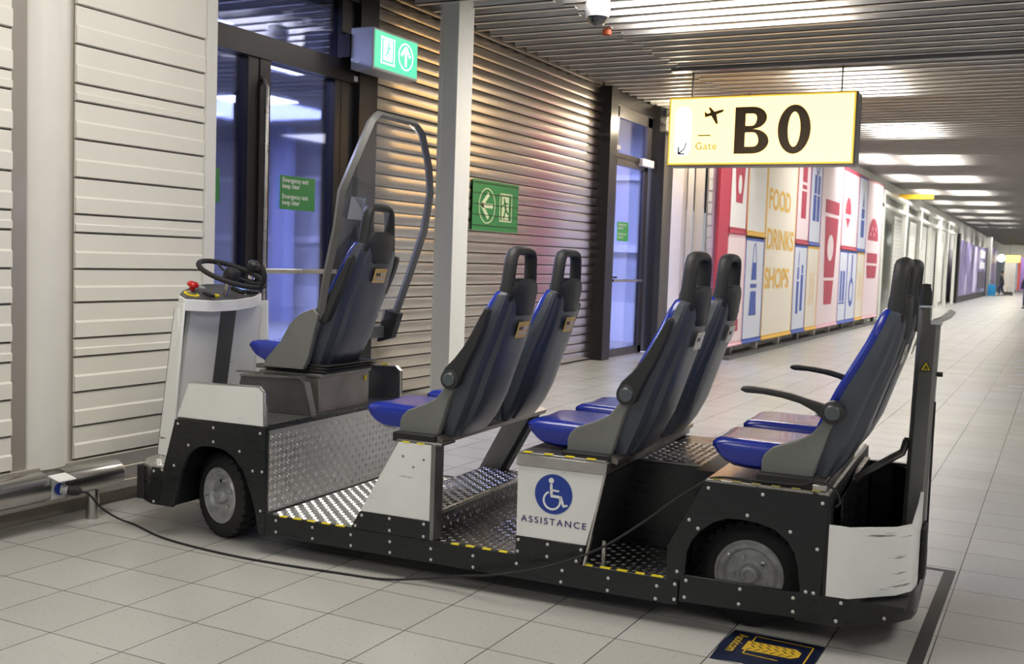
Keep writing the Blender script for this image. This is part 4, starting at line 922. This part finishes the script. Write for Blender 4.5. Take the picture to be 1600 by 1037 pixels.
# battery housing inside
b = MB(); b.box(1.60, 2.30, .47, Wd-.02, .2, .605); b.build('battery_housing', m_black, cart, bevel=.003)
b = MB(); b.box(1.62, 2.12, .47, Wd-.3, .605, .612); tread(b, 1.63, 2.11, .48, Wd-.3, lambda u, v, h: (u, v, .612+h)); b.build('housing_plate', m_dalu, cart, ang=20)
MB().box(1.70, 1.715, .09, .10, .2, .30).build('stay_rod', m_steel, cart)
# rear fenders
rf = [(2.024, .206), (2.020, .345), (2.168, .642), (2.672, .636), (2.655, .205), (2.576, .215), (2.572, .26), (2.560, .34), (2.545, .39), (2.515, .435), (2.462, .475), (2.394, .492), (2.33, .497), (2.27, .494), (2.213, .470), (2.158, .425), (2.125, .38), (2.106, .33), (2.10, .23), (2.10, .206)]
for s_, Y0, Y1 in ((0, -.004, .02), (1, Wd-.02, Wd+.004)):
    f_ = MB().prism(rf, 'y', Y0, Y1).build('rear_fender', m_black, cart, bevel=.003)
    if not s_: riv(f_, [(2.068, .242), (2.149, .437), (2.110, .469), (2.185, .612), (2.351, .518), (2.409, .612), (2.645, .605), (2.526, .474), (2.634, .418), (2.598, .24), (2.628, .239)], -.004)
MB().prism([(2.03, .2), (2.028, .345), (2.18, .632), (2.19, .632), (2.045, .345), (2.045, .2)], 'y', .02, Wd-.02).build('fender_front_wall', m_blackm, cart, smooth=False)
MB().box(2.05, 2.62, .31, Wd-.31, .2, .62).build('rear_well', m_blackm, cart, smooth=False)
rt = MB().prism([(2.165, .638), (2.175, .650), (2.66, .650), (2.672, .636)], 'y', -.002, Wd+.002).build('rear_box_top', mat('rear_top_steel', (.36, .34, .31), .25, .9, var=.2, vscale=12, dirt=((.09, .08, .07), .60, 30, (1, 1, 1))), cart, bevel=.002)
for k in range(6): MB().box(2.20+.08*k, 2.235+.08*k, -.003, .010, .6495, .6525).build('edge_tape', mat('tape_dull', (.30, .27, .06), .6), rt, smooth=False)
MB().box(2.60, 2.655, .01, .07, .650, .674).build('terminal_block', m_steel, rt, bevel=.003)
# seat bench beams
for X_ in (.44, 1.30, 2.16):
    MB().box(X_+.215, X_+.435, .04, Wd-.06, .655 if X_ < 1 else .652, .680).build('seat_beam', m_blackm if X_ > 2 else m_dsteel, cart, bevel=.003)
    MB().prism([(X_+.435, .662), (X_+.47, .655), (X_+.475, .676), (X_+.44, .690)], 'y', .04, Wd-.06).build('beam_lip', mat('beam_brown_steel', (.25, .22, .20), .35, .85), cart, smooth=False)
    MB().box(X_+.215, X_+.44, .02, .15, .650, .693).build('seat_foot', m_blackm, cart, bevel=.004)
# rear
path = [(2.56, -.003), (2.70, -.003), (2.77, .02), (2.93, .17), (2.985, .26), (3.0, .36), (3.0, 1.0), (2.985, 1.10), (2.93, 1.19), (2.77, 1.34), (2.70, 1.363), (2.58, 1.363)]
rb = MB().plate(path, .118, .235, .02).build('rear_bumper', m_black, cart, ang=50)
for x, y_, z in ((2.735, .004, .215), (2.895, .135, .212), (2.72, -.004, .142), (2.89, .130, .142)):
    o_ = riv0.copy(); COL.objects.link(o_); o_.parent = rb; o_.location = (x, y_-.002, z)
path2 = [(2.672, .0), (2.76, .004), (2.925, .155), (2.978, .25), (2.992, .35), (2.992, .50)]
MB().plate(path2, .235, .5, .012, top=[.522, .520, .512, .512, .575, .60]).build('rear_corner_panel', m_whitec, cart, ang=20)
path3 = [(2.992, .62), (2.992, 1.0), (2.975, 1.1), (2.92, 1.2), (2.76, 1.356), (2.672, 1.36)]
MB().plate(path3, .235, .57, .012).build('rear_corner_panel', m_black, cart, ang=40)
MB().box(2.66, 2.675, .0, Wd, .2, .640).build('rear_bulkhead', m_blackm, cart, smooth=False)
MB().box(2.67, 2.97, .05, Wd-.05, .2, .22).build('luggage_floor', m_blackm, cart, smooth=False)
b = MB(); rings = []
for k in range(9):
    a = PI/2*k/8; rings.append([(2.69+.02*math.cos(a*2), .10+.13*k, z) for z in (.22, .62)]+[(2.705, .10+.13*k, .62), (2.705, .10+.13*k, .22)])
b.loft(rings); b.build('luggage_liner', m_black, cart)
MB().box(2.70, 2.98, Wd-.06, Wd-.045, .22, .572).box(2.70, 2.98, Wd-.08, Wd-.04, .565, .580).build('luggage_far_wall', m_black, cart, bevel=.003)
MB().tube([(2.70, .58, .60), (2.73, .58, .635), (2.89, .60, .745), (2.905, .60, .80)], .017, 10, flat=.024, side=(0, 1, 0)).build('grab_rail', m_dsteel, cart)
m_lift = mat('lift_column_grey', (.20, .20, .19), .42, .4, var=.1)
b = MB(); pq = lambda x0: [(2.914+x0, .66), (2.918+x0, .60), (2.938+x0, .545), (2.995+x0, .53), (3.010+x0, .56), (3.010+x0, .66)]
b.loft([[(x, y_, .12) for x, y_ in pq(-.018)], [(x, y_, 1.31) for x, y_ in pq(.003)]]); b.loft([[(x-.0, y_, 1.31) for x, y_ in [(2.917, .66), (2.921, .60), (2.941, .545), (2.972, .536), (2.972, .66)]], [(x, y_, 1.385) for x, y_ in [(2.917, .66), (2.921, .60), (2.941, .545), (2.972, .536), (2.972, .66)]]])
lc = b.build('lift_column', m_lift, cart, ang=20)
MB().lathe([(.001, .0), (.026, 0), (.024, .06), (.018, .085), (.018, .095), (.001, .097)], (2.948, .59, 1.388), 'z', 20).build('column_cap', m_blackm, lc)
MB().box(2.925, 2.975, .54, .62, 1.383, 1.392).build('cap_plate', m_chrome, lc)
MB().tube([(2.985, .55, 1.325), (3.02, .55, 1.335), (3.05, .55, 1.35), (3.065, .55, 1.375)], .009, 8).tube([(2.985, .60, 1.325), (3.02, .60, 1.34), (3.055, .60, 1.375)], .009, 8).box(2.975, 3.02, .54, .62, 1.312, 1.33).build('hook', mat('hook_silver', (.62, .62, .60), .35, .4), lc)
MB().cyl((3.008, .57, 1.10), (3.035, .57, 1.10), .010, 10).build('side_knob', m_blackm, lc)
MB().cyl((2.916, .60, .80), (2.895, .60, .80), .012, 10).build('side_knob', m_blackm, lc)
flat('warning_sign', [[(-.020, 0), (.020, 0), (0, .038)]], m_yellow, lc, (2.968, .5355, 1.115), (1, -.2, 0), (0, 0, 1), .003, .002)
flat('warning_mark', [stroke((-.006, .005), (.001, .018), .005), stroke((.007, .005), (.0, .022), .005)]+[stroke((-.022, 0), (0, .041), .003), stroke((.022, 0), (0, .041), .003), stroke((-.022, 0), (.022, 0), .003)], m_ink, lc, (2.968, .5345, 1.115), (1, -.2, 0), (0, 0, 1), .003, .001)
MB().box(3.006, 3.014, .57, .60, .3, .98).build('column_slot', m_blackm, lc, smooth=False)
MB().box(2.995, 3.015, .42, .60, .24, .46).build('rear_buffer', m_rubber, cart, bevel=.01)

# ---- seats
SH = [(.668, .410, .470, .180), (.685, .400, .500, .205), (.76, .400, .555, .220), (.86, .425, .605, .226), (.95, .455, .635, .228), (1.05, .502, .668, .226),
      (1.15, .556, .702, .222), (1.25, .606, .728, .212), (1.32, .634, .741, .198), (1.362, .648, .744, .178), (1.378, .655, .738, .155)]
def ring_shell(z, xf, xr, h):
    f0 = xf+.030; d = xr-f0
    half = [(-1.0, .0), (-1.0, .42), (-.95, .62), (-.86, .72), (-.74, .76), (-.66, .93), (-.50, 1.0), (-.25, 1.02), (0, 1.025)]
    pts = [(u*h, f0+v*d) for u, v in half]+[(-u*h, f0+v*d) for u, v in half[-2::-1]]
    pts = [(y_, x) for y_, x in pts]
    return [(x, y_, z) for y_, x in pts]
def make_seat(arm_side, arm_up, stick, nm='passenger_seat'):
    """returns shell mesh object (part) with sub-parts; local x forward=0 .. back .75, y centred"""
    s = MB().loft([ring_shell(*r) for r in SH]).build(nm, m_shell, cart, ang=28)
    # backrest pad
    rg = []
    for z, xf, xr, h in [(.80, .392, 0, .19), (.83, .400, 0, .205), (.95, .445, 0, .214), (1.05, .490, 0, .214), (1.15, .543, 0, .212), (1.25, .595, 0, .203), (1.33, .628, 0, .186), (1.375, .648, 0, .155), (1.385, .660, 0, .12)]:
        rg.append([(xf+.045, -h, z), (xf+.020, -h-.003, z), (xf+.004, -h+.015, z), (xf, -h*.6, z), (xf+.008, -.0, z), (xf, h*.6, z), (xf+.004, h-.015, z), (xf+.020, h+.003, z), (xf+.045, h, z)])
    MB().loft(rg).build('backrest_pad', m_blue, s, ang=50)
    # cushion
    rg = []
    def cr(x, zt, zb, h):
        return [(x, -h*.8, zb), (x, -h*.97, zb+.02), (x, -h, (zt+zb)/2+.01), (x, -h, zt-.018), (x, -h+.012, zt-.003), (x, -h*.7, zt+.002), (x, 0, zt-.004), (x, h*.7, zt+.002), (x, h-.012, zt-.003), (x, h, zt-.018), (x, h, (zt+zb)/2+.01), (x, h*.97, zb+.02), (x, h*.8, zb)]
    for x, zt, zb, h in [(-.002, .778, .766, .19), (.004, .792, .752, .207), (.020, .800, .732, .214), (.05, .803, .706, .217), (.09, .803, .688, .218), (.15, .802, .682, .218), (.25, .800, .680, .218), (.36, .798, .680, .216), (.43, .796, .682, .21)]:
        rg.append(cr(x, zt, zb, h))
    MB().loft(rg).build('seat_cushion', m_blue, s, ang=50)
    # piping seam on the cushion
    # headrest loop
    def hx(z): return .702+(z-1.36)*.06
    pth = [(-.132, 1.335), (-.134, 1.37), (-.128, 1.43), (-.120, 1.49), (-.112, 1.535), (-.094, 1.560), (-.06, 1.569), (0, 1.571), (.06, 1.569), (.094, 1.560), (.112, 1.535), (.120, 1.49), (.128, 1.43), (.134, 1.37), (.132, 1.335)]
    MB().tube([(hx(z), y_, z) for y_, z in pth], [.030, .029, .026, .024, .023, .022, .022, .022, .022, .022, .023, .024, .026, .029, .030], 12, flat=.033, side=(1, 0, 0)).build('headrest_loop', m_head, s, ang=60)
    rg = []
    blk = [(1.262, .080), (1.272, .096), (1.30, .108), (1.335, .125), (1.37, .142), (1.40, .140), (1.425, .118), (1.437, .07)]
    for z, h in blk:
        x1 = .748+(z-1.27)*.045; x0 = x1-.085
        rg.append([(x0, -h, z), (x0, h, z), (x1-.018, h, z), (x1-.004, h-.02, z), (x1, 0, z), (x1-.004, -h+.02, z), (x1-.018, -h, z)])
    MB().loft(rg).build('headrest_block', m_head, s, ang=40)
    # collars
    MB().tube([(hx(1.34), -.134, 1.335), (hx(1.36), -.134, 1.36)], .034, 14).tube([(hx(1.34), .134, 1.335), (hx(1.36), .134, 1.36)], .034, 14).build('headrest_collar', m_blackm, s)
    # side brackets
    big = [(.222, .672), (.222, .738), (.232, .765), (.262, .795), (.36, .835), (.415, .865), (.445, .905), (.475, .955), (.505, .955), (.515, .93), (.495, .90), (.480, .865), (.425, .672)]
    small = [(.30, .672), (.36, .74), (.40, .82), (.43, .88), (.45, .88), (.46, .80), (.46, .672)]
    for sd in (-1, 1):
        outer = sd == arm_side or arm_side == 0
        y0, y1 = (sd*.222, sd*.262)
        pb = MB().prism(big if outer else small, 'y', min(y0, y1), max(y0, y1)).build('side_bracket', m_grey if outer else m_shell, s, bevel=.006)
        MB().box(.225, .30, sd*.262-.012, sd*.262+.012, .672, .683).box(.35, .42, sd*.262-.012, sd*.262+.012, .672, .683).build('bracket_bolt', m_dsteel, pb, bevel=.003)
        if outer:
            hid = arm_side == 0 and sd < 0
            A = Matrix.Translation((.498 if not hid else .52, sd*(.268 if not hid else .235), .962))
            if arm_up: A = A @ Matrix.Rotation(math.radians(112), 4, 'Y')
            prof = [(-.375, .062), (-.365, .078), (-.33, .080), (-.25, .074), (-.17, .063), (-.09, .042), (-.03, .028), (.03, .015), (.045, -.005), (.03, -.035), (0, -.047), (-.035, -.035), (-.07, -.002), (-.13, .026), (-.20, .042), (-.28, .052), (-.35, .052)]
            if arm_up: prof = [(-.385, .035), (-.378, .052), (-.30, .060), (-.2, .058), (-.1, .05), (0, .045), (.035, .02), (.04, -.01), (.028, -.038), (0, -.05), (-.04, -.046), (-.10, -.020), (-.17, .0), (-.25, .012), (-.33, .020), (-.375, .026)]
            arm = MB().prism(prof, 'y', -.024, .024).xf(A).build('armrest', m_arm, s, bevel=.010, seg=3)
            if hid: continue
            MB().lathe([(.001, -.036), (.030, -.036), (.034, -.031), (.045, -.028), (.047, -.022), (.047, .022), (.001, .022)] if sd < 0 else [(.001, .036), (.030, .036), (.034, .031), (.047, .028), (.047, -.022), (.001, -.022)], (0, 0, 0), 'y', 28).xf(A).build('armrest_pivot', m_arm, arm)
            MB().lathe([(.001, -.040), (.026, -.040), (.030, -.037), (.030, -.03)] if sd < 0 else [(.001, .040), (.026, .040), (.030, .037), (.030, .03)], (0, 0, 0), 'y', 28).xf(A).build('pivot_cap', mat('pivot_cap_grey', (.075, .09, .10), .35), arm)
    MB().box(.37, .44, -.205, -.185, .80, .83).xf(Matrix.Translation((0, -.02, -.005))).build('belt_buckle', m_red if stick == 'orange' else mat('buckle_red', (.22, .015, .01), .4), s, bevel=.004)
    # sticker on the back shell
    xs0 = .728; n = Vector((1, 0, -.28)).normalized()
    up = Vector((.28, 0, 1)).normalized(); rt_ = Vector((0, 1, 0))
    so = Vector((xs0+.004+.004, .095, 1.205))
    so = Vector((.7300, -.005, 1.195))
    ms = m_stk if stick == 'orange' else m_stkw
    st_ = flat('shell_sticker', [rect(-.060, -.040, .060, .040)], ms, s, so, rt_, up, .004, .003)
    flat('sticker_icons', [circ(-.036+.024*k, .008, .010, 12) for k in range(2)], m_ink, s, so, rt_, up, .0055, .001)
    flat('sticker_symbols', [circ(.012, .008, .010, 12), circ(.036, .008, .010, 12)]+[rect(-.045, -.024, .045, -.019), rect(-.045, -.014, .045, -.010)], m_symwhite if stick != 'orange' else mat('icon_pale', (.6, .6, .62), .5), s, so, rt_, up, .0055, .001)
    return s
YN, YF = .335, .945
n1 = make_seat(-1, True, 'orange'); n1.location = (.44, YN, 0)
f1 = make_seat(1, True, 'orange'); f1.location = (.44, YF, 0)
n2 = make_seat(-1, True, 'pale'); n2.location = (1.30, YN, 0)
f2 = make_seat(1, True, 'pale'); f2.location = (1.30, YF, 0)
n3 = make_seat(-1, False, 'pale'); n3.location = (2.16, YN, 0)
f3 = make_seat(1, False, 'pale'); f3.location = (2.16, YF, 0)
dr = make_seat(0, True, 'orange', 'driver_seat'); dr.location = (-.637, .79, .215)

# ---- shield behind the driver
sp = [(-.13, .54, 1.17), (-.06, .50, 1.42), (.02, .46, 1.66), (.085, .40, 1.85), (.115, .50, 2.06), (.13, .60, 2.235), (.132, .66, 2.282), (.132, 1.07, 2.282), (.13, 1.15, 2.24), (.115, 1.27, 2.06), (.095, 1.335, 1.90), (.06, 1.335, 1.68), (-.01, 1.30, 1.42), (-.09, 1.25, 1.13)]
shd = MB().tube([Vector(p) for p in sp], .018, 4, flat=.026, side=(1, 0, -.2)).build('wind_shield', m_grey, cart, ang=60)
shd.data.materials[0] = mat('shield_frame_grey', (.13, .13, .125), .4, .2)
pc = [Vector(p) for p in sp]; pan = MB()
L_ = [sp[0], sp[1], sp[2], sp[3], sp[4], sp[5], sp[6]]; R_ = [sp[13], sp[12], sp[11], sp[10], sp[9], sp[8], sp[7]]
NX = 8; rows = []
for a, c in zip(L_, R_):
    rows.append([tuple(Vector(a).lerp(Vector(c), k/NX)+Vector((.035*math.sin(PI*k/NX)*(1 if a[2] < 1.9 else .3), 0, 0))) for k in range(NX+1)])
vs = [p for r in rows for p in r]; fs_ = [(i*(NX+1)+j, i*(NX+1)+j+1, (i+1)*(NX+1)+j+1, (i+1)*(NX+1)+j) for i in range(len(rows)-1) for j in range(NX)]
pan.add(vs, fs_); pan.build('clear_panel', m_clear, shd, ang=60)
MB().prism([(-.475, .885), (-.455, .93), (-.36, 1.03), (-.30, 1.13), (-.235, 1.19), (-.150, 1.225), (-.115, 1.19), (-.175, .95), (-.205, .885)], 'y', .500, .522).build('shield_bracket', m_grey, cart, bevel=.004)
MB().prism([(-.17, 1.0), (-.13, 1.20), (-.02, 1.18), (-.07, 1.03)], 'y', 1.20, 1.26).build('shield_bracket', m_head, cart, bevel=.006)
MB().box(-.20, -.12, 1.04, 1.22, 1.03, 1.10).build('shield_arm', m_grey, cart, bevel=.006)
flat('shield_pale_square', [rect(-.07, -.06, .07, .06)], mat('pale_square', (.40, .42, .44), .4), shd, (.075, .56, 1.77), (0, 1, 0), (.2, 0, 1), .003, .002)  # small pale grey square set on the clear panel

# master rivet goes to the first fender rivet list owner
riv0.parent = bp; riv0.location = (-.73, -.001, .355)

# ---- charging cable (world)
cb = empty('charging_cable', (-4.60, 3.95, 0)); tag(cb, 'thin black charging cable running from the wall socket across the floor to the cart', 'cable')
cc = Matrix.Rotation(TH, 4, 'Z')
def cw(X_, Y_, Z_): v = cc @ Vector((X_, Y_, Z_)) + Vector((-3.431, 4.179, 0)); return v
pts = [(-4.60, 3.99, .211), (-4.585, 4.02, .20), (-4.583, 4.055, .172), (-4.585, 4.105, .115), (-4.575, 4.165, .062), (-4.53, 4.215, .020), (-4.44, 4.222, .006), (-4.144, 4.117, .006), (-3.877, 4.073, .006), (-3.566, 4.057, .006), (-3.261, 4.076, .006), (-2.981, 4.111, .006), (-2.753, 4.14, .008)]
cp = [Vector(p) for p in pts] + [cw(*q) for q in ((.852, -.045, .030), (1.09, -.06, .085), (1.27, -.10, .128), (1.50, -.09, .195), (1.722, -.06, .294), (1.903, -.03, .424), (2.03, -.015, .532), (2.125, -.006, .606), (2.187, .01, .648), (2.25, .02, .659), (2.372, .02, .660), (2.55, .02, .664), (2.60, .02, .683), (2.651, .018, .682), (2.69, .02, .655), (2.707, .03, .612), (2.69, .03, .59))]
def catmull(P, n=6):
    out = []
    for i in range(len(P)-1):
        p0, p1, p2, p3 = P[max(i-1, 0)], P[i], P[i+1], P[min(i+2, len(P)-1)]
        for k in range(n):
            t = k/n; out.append(.5*((2*p1)+(p2-p0)*t+(2*p0-5*p1+4*p2-p3)*t*t+(3*p1-p0-3*p2+p3)*t**3))
    out.append(P[-1]); return out
o0 = Vector(cb.location)
MB().tube([p-o0 for p in catmull(cp)], .0055, 8).build('cable', m_rubber, cb)
b = MB(); a_ = Vector((-4.672, 3.93, .224)); c_ = Vector((-4.60, 3.985, .212)); d_ = (c_-a_)
b.tube([a_-o0, a_+d_*.45-o0], .024, 16); b.build('plug_collar', mat('plug_grey', (.35, .36, .37), .4), cb)
MB().tube([a_+d_*.40-o0, a_+d_*.7-o0, c_-o0, c_+d_*.15-o0], [.026, .027, .022, .012], 16).build('plug', m_rubber, cb)
